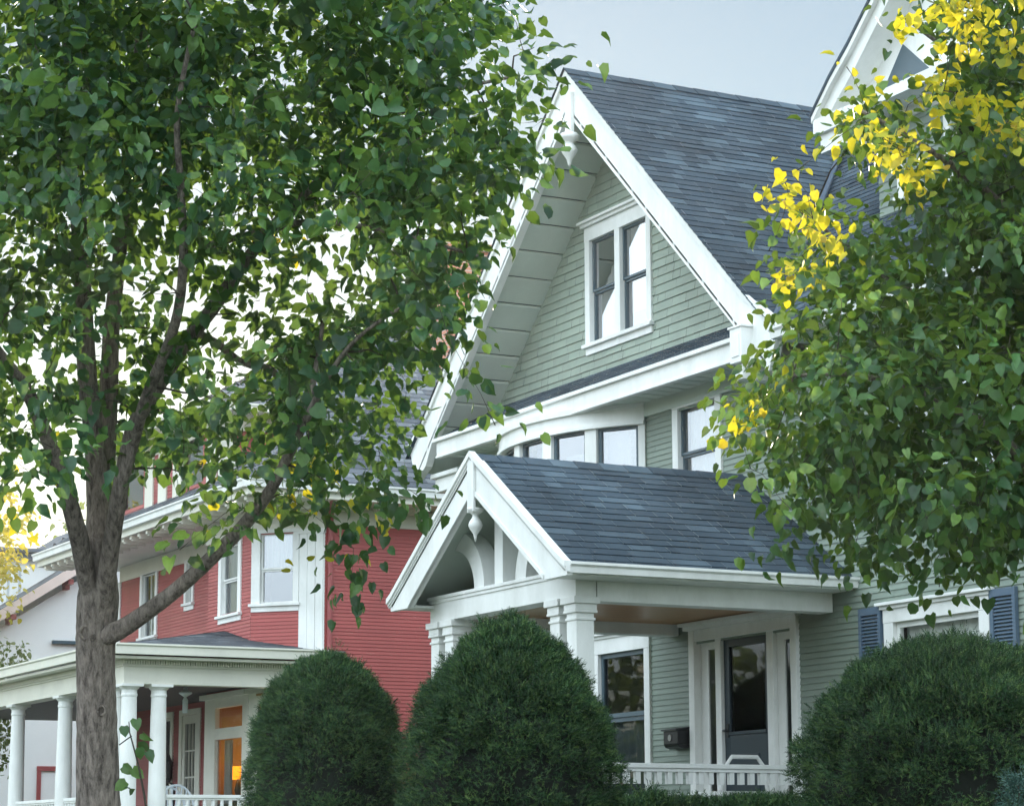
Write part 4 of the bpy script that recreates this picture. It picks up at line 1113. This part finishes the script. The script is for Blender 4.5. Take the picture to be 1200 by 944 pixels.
def smooth_path(pts, sub=4):
    pts = [np.array(p, float) for p in pts]; out = []
    for i in range(len(pts) - 1):
        p0, p1, p2, p3 = pts[max(i - 1, 0)], pts[i], pts[i + 1], pts[min(i + 2, len(pts) - 1)]
        for k in range(sub):
            t = k / sub
            out.append(.5 * ((2 * p1) + (-p0 + p2) * t + (2 * p0 - 5 * p1 + 4 * p2 - p3) * t * t + (-p0 + 3 * p1 - 3 * p2 + p3) * t ** 3))
    out.append(pts[-1]); return out


def limb_px(mb, lst, D, nodes, n=10, jit=.02):
    """lst of (px,py,depth offset,width px)"""
    pts = [np.append(at(x, y, D + dz), w * (D + dz) / FPX / 2) for x, y, dz, w in lst]
    sp = smooth_path(pts, 5)
    P = [p[:3] for p in sp]; r = [max(p[3], .006) * (1 + random.uniform(-jit, jit)) for p in sp]
    mb.tube(P, r, n)
    for p, q in zip(P, r): nodes.append((p, q))


def grow(mb, nodes, clusters, start=0, rmin=.0028):
    """connect every leaf cluster to the nearest branch, nearest first, adding side twigs as it goes"""
    NP = np.array([p for p, r in nodes]); NR = np.array([r for p, r in nodes])
    d = np.array([np.min(np.linalg.norm(NP[start:] - c, axis=1)) for c in clusters])
    tw = []
    for i in np.argsort(d):
        c = clusters[i]
        q = np.linalg.norm(NP[start:] - c, axis=1); q = q + np.maximum(0, NP[start:, 2] - c[2]) * .3
        k = start + int(np.argmin(q)); a = NP[k]; L_ = np.linalg.norm(c - a)
        mid = (a + c) / 2 + np.array([rng.normal(0, .06), rng.normal(0, .06), rng.uniform(.0, .12)]) * L_
        r0 = min(NR[k] * .7, .004 + .012 * L_)
        path = [a, (a + mid) / 2 + rng.normal(0, .015, 3) * L_, mid, (mid + c) / 2 + rng.normal(0, .02, 3) * L_, c]
        rad = [r0, r0 * .85, r0 * .7, r0 * .55, rmin]
        mb.tube(path, rad, 5)
        NP = np.vstack([NP, path[1:]]); NR = np.append(NR, rad[1:])
        tw.append((i, unit(c - path[2])))
    out = [None] * len(clusters)
    for i, t in tw: out[i] = t
    return np.array(out)


def cluster_leaves(C, T, per, spread, droop=.5, size=(.08, .115)):
    n = len(C); k = rng.poisson(per, n).clip(2)
    idx = np.repeat(np.arange(n), k); M = len(idx)
    off = rng.normal(0, 1, (M, 3)); off = unit(off) * (rng.uniform(0, 1, (M, 1)) ** .5) * spread; off[:, 2] *= .75
    P = C[idx] + off + T[idx] * rng.uniform(-.35, .12, (M, 1))
    out = unit(off + T[idx] * .15)
    tip = out * .8 + np.array([0, 0, -droop]) + rng.normal(0, .35, (M, 3))
    nr = np.array([0, 0, 1.0]) + out * .35 + rng.normal(0, .5, (M, 3))
    return P, tip, nr, rng.uniform(*size, M) * rng.choice([1, 1, 1, .7], M)


def sample_grid(rows, x0, y0, cell, per_unit):
    pts = []
    for j, row in enumerate(rows):
        for i, v in enumerate(row):
            n = rng.poisson(v * per_unit)
            for _ in range(n): pts.append((x0 + (i + rng.uniform(0, 1)) * cell, y0 + (j + rng.uniform(0, 1)) * cell))
    return pts


# --- left linden
D0 = 15.0
base = at(118, 944, D0)
LT = thing('linden_tree', 'large leafy linden tree with a forked grey trunk in front of the red house', 'tree', (float(at(119, 1000, D0)[0]), float(at(119, 1000, D0)[1]), .1))
mb = MB(); nodes = []
gb = at(121, 1000, D0); gz0 = np.array([gb[0], gb[1], .06])
trunk = [np.append(gz0, .24), np.append(gz0 + [0, 0, .25], .19)] + [np.append(at(x, y, D0), w * D0 / FPX / 2) for x, y, w in ((116, 1010, 54), (115, 944, 52), (114, 880, 49), (113, 820, 46), (112, 770, 45), (113, 735, 48), (115, 700, 48), (117, 665, 38), (117, 630, 30))]
sp = smooth_path(trunk, 5)
mb.tube([p[:3] for p in sp], [p[3] * (1 + random.uniform(-.025, .025)) for p in sp], 20)
limb_px(mb, [(116, 700, 0, 26), (117, 640, .05, 33), (116, 590, .1, 29), (111, 520, .15, 24), (103, 450, .2, 23), (99, 380, .25, 21), (95, 300, .3, 19), (88, 200, .3, 19), (82, 90, .3, 15), (80, -60, .3, 11), (82, -220, .3, 6)], D0, nodes)
limb_px(mb, [(113, 735, 0, 18), (105, 690, -.06, 24), (96, 645, -.14, 23), (86, 605, -.24, 21), (70, 550, -.36, 19), (50, 500, -.5, 17), (30, 455, -.6, 16), (0, 415, -.8, 13), (-50, 350, -1.0, 10), (-110, 270, -1.2, 6)], D0, nodes)
limb_px(mb, [(116, 740, 0, 18), (123, 690, -.10, 23), (130, 640, -.2, 21), (138, 590, -.26, 20), (147, 540, -.3, 19), (159, 495, -.25, 18), (184, 455, -.1, 17), (215, 405, 0, 18), (250, 360, .1, 17), (285, 310, .2, 15), (320, 265, .3, 13), (370, 215, .5, 10), (440, 150, .7, 7), (520, 110, .8, 5), (600, 90, .9, 4)], D0, nodes)
limb_px(mb, [(119, 660, .1, 22), (123, 580, .3, 21), (127, 470, .4, 22), (131, 380, .5, 19), (140, 300, .6, 16), (150, 200, .7, 13), (160, 90, .8, 10), (168, -60, .9, 6)], D0, nodes)
limb_px(mb, [(150, 540, -.2, 16), (170, 470, -.5, 14), (205, 380, -.8, 12), (215, 300, -1.0, 11), (212, 220, -1.1, 9), (208, 130, -1.2, 7), (230, 20, -1.3, 5)], D0, nodes)
limb_px(mb, [(108, 752, 0, 18), (130, 742, -.08, 25), (148, 733, -.12, 22), (170, 718, -.2, 20), (205, 692, -.3, 18), (245, 656, -.4, 17), (285, 616, -.55, 16), (318, 572, -.7, 14), (342, 525, -.8, 12), (362, 485, -.9, 9), (385, 440, -1.0, 7), (420, 395, -1.1, 5), (470, 360, -1.2, 4)], D0, nodes)
limb_px(mb, [(345, 518, -.8, 9), (362, 470, -.7, 8), (372, 420, -.6, 6), (378, 380, -.5, 5)], D0, nodes)
limb_px(mb, [(235, 290, .2, 9), (345, 262, -.1, 8), (400, 262, -.4, 7), (470, 275, -.6, 5), (560, 300, -.8, 4)], D0, nodes)
limb_px(mb, [(228, 388, .02, 9), (254, 402, .15, 9), (285, 425, .3, 8), (318, 433, .5, 8), (332, 460, .6, 6), (345, 500, .7, 4)], D0, nodes)
# knots
for kx, ky, kd, kr in ((100, 741, -.11, .032), (109, 746, -.125, .014), (119, 832, -.125, .022)):
    c = at(kx, ky, D0 + kd); ax = -fw
    e1 = unit(np.cross(ax, [0, 0, 1])); e2 = np.cross(ax, e1)
    ring = [c + kr * (e1 * math.cos(t) + e2 * math.sin(t) * 1.25) for t in np.linspace(0, 2 * math.pi, 15)]
    mb.tube(ring, kr * .34, 7)
mb.build('trunk', BARK, LT, smooth=True)
rowsL = [
 [8]*13 + [7, 6, 5, 0, 0, 0],
 [8]*14 + [6, 4, 2, 0, 0],
 [8]*6 + [9]*10 + [6, 0, 0],
 [8]*6 + [9]*10 + [7, 3, 0],
 # y = 0
 [8]*6 + [9, 9, 9, 9, 9, 9, 9, 9, 9, 9, 9, 4, 0, 0, 0],
 [8]*6 + [8, 9, 8, 9, 9, 9, 9, 9, 9, 9, 6, 1, 4, 0, 0],
 [8]*6 + [8, 9, 9, 9, 9, 9, 9, 9, 9, 9, 9, 6, 5, 0, 0],
 [8]*6 + [8, 9, 9, 9, 8, 9, 8, 9, 9, 9, 9, 5, 3, 0, 0],
 [8]*6 + [7, 9, 8, 9, 8, 8, 8, 8, 9, 9, 8, 4, 0, 0, 0],
 [7]*6 + [1, 5, 8, 8, 8, 6, 5, 5, 8, 9, 6, 1, 0, 0, 0],
 [7]*6 + [7, 7, 4, 6, 4, 3, 1, 6, 9, 8, 5, 1, 0, 0, 0],
 [6]*6 + [6, 6, 4, 4, 4, 2, 3, 8, 9, 8, 4, 1, 0, 0, 0],
 [5]*6 + [2, 3, 3, 5, 3, 2, 4, 9, 9, 8, 4, 1, 0, 0, 0],
 [4]*6 + [2, 3, 4, 5, 6, 7, 7, 9, 9, 6, 2, 1, 0, 0, 0],
 [3]*6 + [3, 2, 2, 2, 7, 8, 7, 8, 8, 4, 0, 0, 0, 0, 0],
 [2]*6 + [4, 2, 0, 0, 4, 5, 5, 6, 5, 1, 0, 0, 0, 0, 0],
 [0]*6 + [1, 0, 0, 0, 1, 0, 0, 1, 4, 0, 0, 0, 0, 0, 0],
 [0]*6 + [0, 0, 0, 0, 0, 0, 0, 0, 1, 0, 0, 0, 0, 0, 0]]
pts = [q for q in sample_grid(rowsL, -300, -200, 50, 1.0) if rng.uniform() < (.70 if q[1] < 240 else .52)]
cl = np.array([at(x, y, D0 + float(np.clip(rng.normal(0, 1.0), -2.3, 2.3))) for x, y in pts])
mb = MB(); T = grow(mb, nodes, cl, 12)
mb.build('twigs', TWIG, LT, smooth=True)
leaves('crown', *cluster_leaves(cl, T, 23, .26, .4, (.054, .106)), LEAF_L, LT)
LEAF_SUN = leaf_mat('sun_tinted_leaf', [(.08, .15, .025), (.22, .26, .02), (.46, .40, .02), (.56, .43, .025), (.34, .18, .04)], (.90, .78, .04), .45, .45, [0, .28, .55, .93, 1], spec=.3)  # sun glow through the leaves, put into their yellow colour
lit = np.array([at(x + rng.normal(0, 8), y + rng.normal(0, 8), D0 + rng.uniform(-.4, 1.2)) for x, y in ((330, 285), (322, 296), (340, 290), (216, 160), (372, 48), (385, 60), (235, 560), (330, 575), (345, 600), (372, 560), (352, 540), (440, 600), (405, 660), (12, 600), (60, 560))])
leaves('sun_tinted_leaves', *cluster_leaves(lit, unit(rng.normal(0, 1, lit.shape)), 6, .13, .4, (.05, .085)), LEAF_SUN, LT)
# young shoot growing from the trunk foot
mb = MB(); sh = [(172, 950, -.5), (168, 925, -.5), (163, 900, -.5), (158, 880, -.5), (152, 858, -.5), (151, 845, -.5)]
pth = [at(165, 1010, D0 - .3)] + [at(x, y, D0 + z) for x, y, z in sh]
mb.tube([at(122, 1020, D0 - .1)] + pth, [.01, .009, .008, .007, .006, .005, .004, .003], 6)
mb.tube([at(140, 872, D0 - .35), at(148, 866, D0 - .42), at(154, 862, D0 - .5)], .004, 5)
stem = mb.build('sprout', TWIG, LT, smooth=True)
sp_ = [(146, 850), (168, 858), (163, 875), (172, 880), (143, 898), (155, 900), (148, 915), (160, 842), (166, 868), (152, 922)]
P = np.array([at(x, y, D0 - .5) for x, y in sp_]); n = len(P)
leaves('sprout_leaves', P, np.tile(rt * .3 + np.array([0, 0, -.8]), (n, 1)) + rng.normal(0, .4, (n, 3)), np.tile(-fw, (n, 1)) + rng.normal(0, .5, (n, 3)), rng.uniform(.05, .09, n), LEAF_L, stem)

# --- right maple
D1 = 13.0
rb = at(1300, 1000, D1)
RT = thing('maple_tree', 'maple tree with leaf edges tinted sunlit yellow leaning in from the right', 'tree', (float(rb[0]), float(rb[1]), 1.0))
mb = MB(); nodes = []
sp = smooth_path([np.array([rb[0], rb[1], .95, .22])] + [np.append(at(x, y, D1), w * D1 / FPX / 2) for x, y, w in ((1302, 900, 66), (1300, 780, 60), (1298, 690, 56), (1295, 600, 50), (1290, 480, 42), (1285, 340, 34), (1282, 180, 26), (1280, 20, 18), (1280, -150, 10))], 4)
mb.tube([p[:3] for p in sp], [p[3] for p in sp], 16)
for p in sp[6:]: nodes.append((p[:3], p[3]))
for lm in ([(1298, 700, 0, 30), (1240, 600, -.2, 22), (1180, 520, -.4, 16), (1100, 470, -.5, 11), (1010, 440, -.6, 7), (930, 440, -.6, 4)],
           [(1292, 560, 0, 26), (1230, 470, .3, 18), (1160, 400, .5, 13), (1080, 350, .7, 9), (1000, 300, .8, 6), (950, 250, .8, 4)],
           [(1286, 380, 0, 24), (1220, 290, -.3, 16), (1150, 220, -.6, 11), (1080, 170, -.8, 7), (1010, 130, -.8, 4)],
           [(1282, 230, 0, 20), (1220, 140, .4, 13), (1140, 80, .6, 9), (1060, 20, .7, 5)],
           [(1295, 640, 0, 22), (1240, 610, .6, 15), (1160, 600, 1.0, 10), (1060, 590, 1.2, 6), (950, 570, 1.2, 4)],
           [(1296, 620, 0, 20), (1380, 480, .4, 14), (1460, 380, .5, 8)], [(1286, 330, 0, 20), (1370, 200, -.4, 12), (1440, 80, -.5, 6)]):
    limb_px(mb, lm, D1, nodes, 8)
mb.build('trunk', BARK, RT, smooth=True)
rowsR = [  # x0 = 850
 [0, 0, 0, 0, 3, 7, 8, 8, 8, 8, 8, 7, 5],
 [0, 0, 0, 0, 2, 7, 8, 8, 8, 8, 8, 7, 5],
 [0, 0, 0, 0, 1, 7, 8, 8, 8, 8, 8, 7, 5],
 [0, 0, 0, 0, 2, 8, 8, 8, 8, 8, 8, 7, 5],
 [0, 0, 0, 0, 2, 8, 9, 8, 8, 8, 8, 7, 5],
 [0, 0, 0, 0, 0, 4, 9, 8, 8, 8, 8, 7, 5],
 [0, 0, 1, 2, 1, 5, 9, 9, 8, 8, 8, 7, 5],
 [0, 0, 0, 3, 6, 8, 9, 9, 8, 8, 8, 7, 5],
 [0, 1, 0, 1, 5, 9, 9, 9, 8, 8, 8, 7, 5],
 [0, 3, 5, 5, 7, 9, 9, 9, 8, 8, 8, 7, 5],
 [0, 2, 6, 8, 9, 9, 9, 9, 8, 8, 8, 7, 5],
 [0, 3, 8, 9, 9, 9, 9, 9, 8, 8, 8, 7, 5],
 [1, 5, 9, 9, 9, 9, 9, 9, 8, 8, 8, 6, 5],
 [2, 7, 9, 9, 9, 9, 8, 8, 8, 8, 8, 6, 4],
 [1, 6, 9, 9, 9, 8, 7, 8, 8, 8, 8, 6, 4],
 [0, 4, 9, 9, 9, 9, 9, 9, 8, 8, 7, 5, 3],
 [0, 1, 5, 8, 9, 9, 8, 7, 7, 6, 5, 3, 2],
 [0, 0, 1, 1, 4, 2, 1, 1, 1, 2, 2, 1, 0]]
pts = sample_grid(rowsR, 850, -200, 50, 1.0)
cl = np.array([at(x, y, D1 + float(np.clip(rng.normal(0, .8), -1.9, 1.9))) for x, y in pts])
gold = []  # clusters coloured yellow as if the low sun caught the crown edge
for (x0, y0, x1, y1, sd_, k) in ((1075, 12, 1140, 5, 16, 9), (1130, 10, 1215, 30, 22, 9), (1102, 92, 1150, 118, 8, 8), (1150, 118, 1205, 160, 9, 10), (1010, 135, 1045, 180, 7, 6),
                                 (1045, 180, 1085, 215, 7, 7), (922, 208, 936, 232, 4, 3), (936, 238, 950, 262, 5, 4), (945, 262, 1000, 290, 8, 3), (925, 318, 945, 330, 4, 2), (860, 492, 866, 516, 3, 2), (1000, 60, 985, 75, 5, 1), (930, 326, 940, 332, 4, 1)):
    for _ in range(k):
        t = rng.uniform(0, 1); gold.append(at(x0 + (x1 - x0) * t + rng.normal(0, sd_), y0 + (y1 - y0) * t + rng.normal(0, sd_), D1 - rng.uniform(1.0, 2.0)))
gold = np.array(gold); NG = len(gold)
mb = MB(); T = grow(mb, nodes, np.concatenate([cl, gold]), 8)
mb.build('twigs', TWIG, RT, smooth=True)
leaves('crown', *cluster_leaves(cl, T[:-NG], 20, .22, .35, (.046, .082)), LEAF_R, RT)
leaves('sun_tinted_leaves', *cluster_leaves(gold, T[-NG:], 10, .11, .4, (.042, .070)), LEAF_SUN, RT)


# --- clipped yews
def yew_surface(n, ez, er):
    """points and normals on a lumpy clipped dome: unit radius at z=0, apex z=1, skirt to z=-.72"""
    th = rng.uniform(0, 2 * math.pi, n); v = rng.uniform(0, 1, n)
    z = np.where(v < .30, -.72 + v / .30 * .72, np.clip((v - .30) / .70, 0, 1) ** .62)
    ph = rng.uniform(0, 6, 3); lobes = 1 + .045 * np.sin(th * 5 + z * 7 + ph[0]) + .035 * np.sin(th * 11 - z * 13 + ph[1]) + .03 * np.sin(z * 19 + th * 3 + ph[2])
    r = np.where(z < 0, 1 - .22 * z * z, np.clip(1 - np.abs(z) ** ez, 0, 1) ** er) * lobes
    P = np.stack([r * np.cos(th), r * np.sin(th), z], 1)
    nr = unit(np.stack([np.cos(th) * np.maximum(r, .05), np.sin(th) * np.maximum(r, .05), np.clip(z, -.1, 1) * 1.1], 1))
    return P, nr


def sprigs(P, d, s, sc):
    """flat sprays of needles along a short twig; returns vertices and triangles (each spray one connected piece)"""
    n = len(P); b = np.cross(d, s); L_ = rng.uniform(.05, .10, n) * sc; K = 8
    st = [P + d * (L_ * k / K)[:, None] + b * (.004 * (k % 2)) for k in range(K + 1)]; tips = []
    for k in range(K):
        f = k / (K - 1); side = 1 if k % 2 else -1
        nd = unit(d * (.55 + .6 * f) + s * side * (1 - .7 * f) + b * rng.normal(0, .2, (n, 1)))
        tips.append(st[k] + nd * (.030 * sc * rng.uniform(.8, 1.25, (n, 1))))
    V = np.stack(st + tips, 1).reshape(-1, 3); m_ = 2 * K + 1
    tri = np.array([(k, k + 1, K + 1 + k) for k in range(K)])
    return V, (tri[None] + (np.arange(n) * m_)[:, None, None]).reshape(-1, 3)


def tufts(TP, TN, per, spread, lift):
    """several sprigs bursting outward from each tuft"""
    n = len(TP); k = rng.poisson(per, n).clip(3); idx = np.repeat(np.arange(n), k)
    off = rng.normal(0, spread, (len(idx), 3)); nn = TN[idx]
    off -= nn * (off * nn).sum(-1, keepdims=True)
    dist = np.linalg.norm(off, axis=1, keepdims=True)
    P = TP[idx] + off + nn * (lift[idx][:, None] - dist * .8)
    d = unit(nn + off / spread * .45 + rng.normal(0, .4, off.shape) + np.array([0, 0, .10]))
    return P, d, unit(np.cross(d, rng.normal(0, 1, d.shape)))


def yew(c, rad, hgt, zc, label, ntuft, sc=1.0, ez=2.1, er=.5):
    o = thing('yew_shrub', label, 'shrub', (c[0], c[1], GZ), 'clipped yew mounds')
    P, nr = yew_surface(ntuft, ez, er)
    P = P * np.array([rad, rad, hgt]); low = P[:, 2] < 0; P[low, 2] *= (zc - GZ) / hgt / .72
    P = P + np.array([c[0], c[1], zc])
    nr = unit(nr / np.array([rad, rad, hgt]))
    lump = .020 * (np.sin(P[:, 0] * 31 + 2 * np.sin(P[:, 2] * 17)) + np.sin(P[:, 1] * 29 + 2 * np.sin(P[:, 0] * 19)) + np.sin(P[:, 2] * 41 + 2 * np.sin(P[:, 1] * 13)))
    V, TT = sprigs(*tufts(P, nr, 8, .026 * sc, lump + rng.normal(-.03, .028, ntuft) + (rng.uniform(0, 1, ntuft) > .985) * rng.uniform(.02, .09, ntuft)), sc * .78)
    np_mesh('foliage', V, np.zeros((0, 4), int), TT, YEWM, o, smooth=False)
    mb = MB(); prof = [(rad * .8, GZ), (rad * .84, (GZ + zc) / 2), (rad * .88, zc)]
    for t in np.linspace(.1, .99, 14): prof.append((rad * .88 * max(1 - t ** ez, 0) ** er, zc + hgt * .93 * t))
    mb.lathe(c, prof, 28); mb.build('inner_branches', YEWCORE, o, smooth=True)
    return o


def gpt(px, Y):
    d = at(px, 800, 1.0) - CAM; t = (Y - CAM[1]) / d[1]; return (CAM + d * t)[:2]


yew(gpt(597, 9.4), .88, 1.40, 2.10, 'clipped dark yew mound in front of the green porch columns, tallest of the three', 8600, 1.0, 1.9, .68)
yew(gpt(383, 11.0), .88, 1.50, 2.27, 'clipped dark yew mound before the gap between the red and green houses', 6400, 1.15)
yew(gpt(1112, 11.2), 1.10, 1.16, 1.96, 'clipped dark yew mound below the shuttered right hand window', 9000)

# low hedge by the porch railing
HG = thing('low_hedge', 'low dark clipped hedge along the foot of the green porch railing', 'hedge', (-19.9, 12.5, GZ))
n = 3200
P = np.stack([rng.uniform(-20.12, -19.6, n), rng.uniform(11.0, 13.85, n), np.full(n, 2.02)], 1); NN = np.tile([0., 0, 1], (n, 1))
P[:, 2] += .03 * np.sin(P[:, 1] * 5) + .02 * np.sin(P[:, 1] * 13 + 1) + rng.normal(0, .02, n)
k = rng.uniform(0, 1, n) < .5; P[k, 0] = -19.62 + rng.normal(0, .02, k.sum()); P[k, 2] = rng.uniform(GZ, 2.02, k.sum()); NN[k] = (1, 0, .1)
V, TT = sprigs(*tufts(P, unit(NN), 8, .03, rng.normal(-.01, .03, n)), 1.1)
np_mesh('foliage', V, np.zeros((0, 4), int), TT, YEWM, HG, smooth=False)
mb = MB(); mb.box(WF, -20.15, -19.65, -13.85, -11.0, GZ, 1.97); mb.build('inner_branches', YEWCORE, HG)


# pale blue-green conifer seedling at the right corner
q = gpt(1188, 9.6)
SP = thing('conifer_seedling', 'pale blue green conifer seedling at the bottom right corner before the yew', 'shrub', (float(q[0]), float(q[1]), GZ))
n = 520; hz = rng.uniform(0, 1, n); th = rng.uniform(0, 2 * math.pi, n); rr_ = .24 * (1 - hz) ** .8 * rng.uniform(.3, 1, n)
P = np.stack([q[0] + rr_ * np.cos(th), q[1] + rr_ * np.sin(th), GZ + .1 + hz * .85], 1)
d = unit(np.stack([np.cos(th), np.sin(th), np.full(n, .7)], 1) + rng.normal(0, .3, (n, 3)))
V, TT = sprigs(P, d, unit(np.cross(d, rng.normal(0, 1, d.shape))), 1.2)
np_mesh('foliage', V, np.zeros((0, 4), int), TT, leaf_mat('blue_needles', [(.03, .09, .07), (.06, .16, .13), (.13, .25, .21)], (.1, .2, .15), .1, .5), SP, smooth=False)
mb = MB(); mb.tube([(q[0], q[1], GZ - .05), (q[0] + .01, q[1], GZ + .9)], [.015, .004], 6); mb.build('trunk', TWIG, SP)


# --- other trees
def simple_tree(name, label, base, height, blobs, m, size, per, ncl, trunk_r, spread=.5, group=None):
    o = thing(name, label, 'tree', base, group)
    mb = MB(); b = np.array(base, float); nodes = []
    top = b + np.array([0, 0, height])
    sp = smooth_path([b, b + [.1, 0, height * .3], b + [-.1, .1, height * .6], top - [0, 0, height * .1]], 4)
    rr = np.linspace(trunk_r, trunk_r * .2, len(sp)); mb.tube(sp, rr, 10)
    for p, r in zip(sp, rr): nodes.append((p, r))
    C = []
    for (cx, cy, cz, rx, ry, rz, w) in blobs:
        k = int(ncl * w); u = unit(rng.normal(0, 1, (k, 3))) * (rng.uniform(.15, 1, (k, 1)) ** .45)
        C.append(b + np.array([cx, cy, cz]) + u * np.array([rx, ry, rz]))
    C = np.concatenate(C); T = grow(mb, nodes, C, 4, .004)
    mb.build('trunk', BARK, o, smooth=True)
    leaves('crown', *cluster_leaves(C, T, per, spread, .4, size), m, o)
    return o


g = gpt(5, 13.0)
simple_tree('autumn_tree', 'sunlit yellow autumn tree beyond the porch at the left edge', (float(gpt(-45, 13.0)[0]), 13.0, GZ), 9.2,
            [(0, 0, 6.6, 1.5, 1.5, 2.0, .6), (-1.2, .4, 7.0, 1.2, 1.2, 1.6, .4)], LEAF_Y, (.09, .14), 10, 260, .14, .3)
g = gpt(-5, 13.6)
simple_tree('young_tree', 'small green leafy sapling between the red porch and the white house', (float(g[0]), float(g[1]), GZ), 4.6,
            [(0.2, 0, 3.9, .8, .8, .9, .7), (.1, .0, 2.6, .5, .5, .5, .3)], LEAF_G, (.07, .11), 10, 110, .05, .25)
g = gpt(175, 27.0)
simple_tree('background_tree', 'tall pale green tree behind the red house', (float(g[0]), float(g[1]), GZ), 13.0,
            [(0, 0, 9.0, 4.0, 4.0, 3.6, .6), (-3, .5, 8.0, 3.0, 3, 2.8, .4)], LEAF_G, (.16, .26), 10, 520, .3, .7)
g = gpt(60, 30.0)
simple_tree('far_tree', 'hazy olive tree far behind the white house', (float(g[0]), float(g[1]), GZ), 13.0,
            [(0, 0, 9.4, 5.0, 4.0, 3.4, .6), (-4, .5, 8.2, 3.0, 3, 2.8, .4)], LEAF_G, (.2, .32), 10, 420, .3, .9)

# the wooded far side of the street, seen only as reflections in the windows
mb = MB(); nb = 620
C = np.stack([rng.uniform(-200, 60, nb), rng.uniform(-30, -22, nb), rng.uniform(.5, 11.5, nb)], 1)
C[:, 2] *= .75 + .35 * np.sin(C[:, 0] * .21) * np.sin(C[:, 0] * .083 + 1)
T = unit(rng.normal(0, 1, C.shape))
wood = leaves('tree_line', *cluster_leaves(C, T, 70, 2.0, .4, (.4, .65)), LEAF_G, None)
tag(wood, 'dark leafy trees along the opposite side of the street', 'trees', None, 'stuff')

# hazy evening air around the whole street
mh, nth, oh = mat('evening_haze'); vp = N(nth, 'ShaderNodeVolumePrincipled'); vp.inputs['Color'].default_value = (.97, .98, 1, 1); vp.inputs['Density'].default_value = HAZE; vp.inputs['Anisotropy'].default_value = .62
nth.links.new(vp.outputs[0], oh.inputs['Volume'])
mb = MB(); mb.box(WF, -250, 250, -250, 250, -1.2, 22.0); hz_ = mb.build('haze', mh); hz_['kind'] = 'stuff'; hz_['label'] = 'thin bright evening haze over the street'

# ================================================================== LIGHT
SKYTINT = (.60, .555, .505, 1)
FILL_CLOUD = (9.6, 11.2, 12.4, 1)
SUN_EL, SUN_AZ = R(12.5), R(20.4)      # azimuth measured from -X towards +Y
sd = Vector((-math.cos(SUN_AZ) * math.cos(SUN_EL), math.sin(SUN_AZ) * math.cos(SUN_EL), math.sin(SUN_EL)))
w = bpy.data.worlds.new('World'); S.world = w; w.use_nodes = True
nt = w.node_tree; bg = nt.nodes['Background']
sky = nt.nodes.new('ShaderNodeTexSky'); sky.sky_type = 'NISHITA'; sky.sun_disc = False
sky.sun_elevation = SUN_EL
sky.sun_rotation = math.atan2(sd.x, sd.y)
sky.air_density = 1.0; sky.dust_density = 0.06; sky.ozone_density = 1.0
WL = nt.links.new
tcw = nt.nodes.new('ShaderNodeTexCoord')
sep = nt.nodes.new('ShaderNodeSeparateXYZ'); WL(tcw.outputs['Generated'], sep.inputs[0])


def wmath(op, a, b=None, c=None):
    n = nt.nodes.new('ShaderNodeMath'); n.operation = op
    for i, q in enumerate((a, b, c)):
        if q is None: continue
        if isinstance(q, (int, float)): n.inputs[i].default_value = q
        else: WL(q, n.inputs[i])
    return n.outputs[0]


def wramp(v, lo, hi):
    n = nt.nodes.new('ShaderNodeMapRange'); n.interpolation_type = 'SMOOTHSTEP'
    n.inputs['From Min'].default_value = lo; n.inputs['From Max'].default_value = hi; WL(v, n.inputs['Value']); return n.outputs[0]


# bright clouds opposite the low sun, added out of view to fill shaded fronts
nz = nt.nodes.new('ShaderNodeTexNoise'); nz.inputs['Scale'].default_value = 2.6; nz.inputs['Detail'].default_value = 7; nz.inputs['Roughness'].default_value = .55
mpw = nt.nodes.new('ShaderNodeMapping'); mpw.inputs['Scale'].default_value = (1, 1, 2.2); WL(tcw.outputs['Generated'], mpw.inputs[0]); WL(mpw.outputs[0], nz.inputs['Vector'])
side = wramp(wmath('ADD', wmath('MULTIPLY', sep.outputs['Y'], -.70), wmath('MULTIPLY', sep.outputs['X'], .71)), -.58, -.1)
side = wmath('MULTIPLY', side, wramp(sep.outputs['Z'], -.02, .12))
fill_cloud = wramp(wmath('ADD', nz.outputs['Fac'], wmath('MULTIPLY', side, .34)), .56, .74)
fill_cloud = wmath('MULTIPLY', fill_cloud, side)
sk = nt.nodes.new('ShaderNodeMix'); sk.data_type = 'RGBA'; sk.blend_type = 'MULTIPLY'; sk.inputs['Factor'].default_value = 1
WL(sky.outputs[0], sk.inputs[6]); sk.inputs[7].default_value = SKYTINT
cm = nt.nodes.new('ShaderNodeMix'); cm.data_type = 'RGBA'; WL(fill_cloud, cm.inputs['Factor'])
WL(sk.outputs[2], cm.inputs[6]); cm.inputs[7].default_value = FILL_CLOUD
WL(cm.outputs[2], bg.inputs[0]); bg.inputs[1].default_value = .15
ld = bpy.data.lights.new('sun', 'SUN'); ld.energy = 5.0; ld.angle = R(.5); ld.color = (1, .86, .66)
so = bpy.data.objects.new('sun', ld); COL.objects.link(so); so.rotation_euler = sd.to_track_quat('Z', 'Y').to_euler()

S.view_settings.view_transform = 'Standard'; S.view_settings.look = 'None'; S.view_settings.gamma = 1
S.view_settings.exposure = 0.78
S.cycles.max_bounces = 8; S.cycles.transparent_max_bounces = 16; S.cycles.use_denoising = True
S.cycles.sample_clamp_indirect = 6
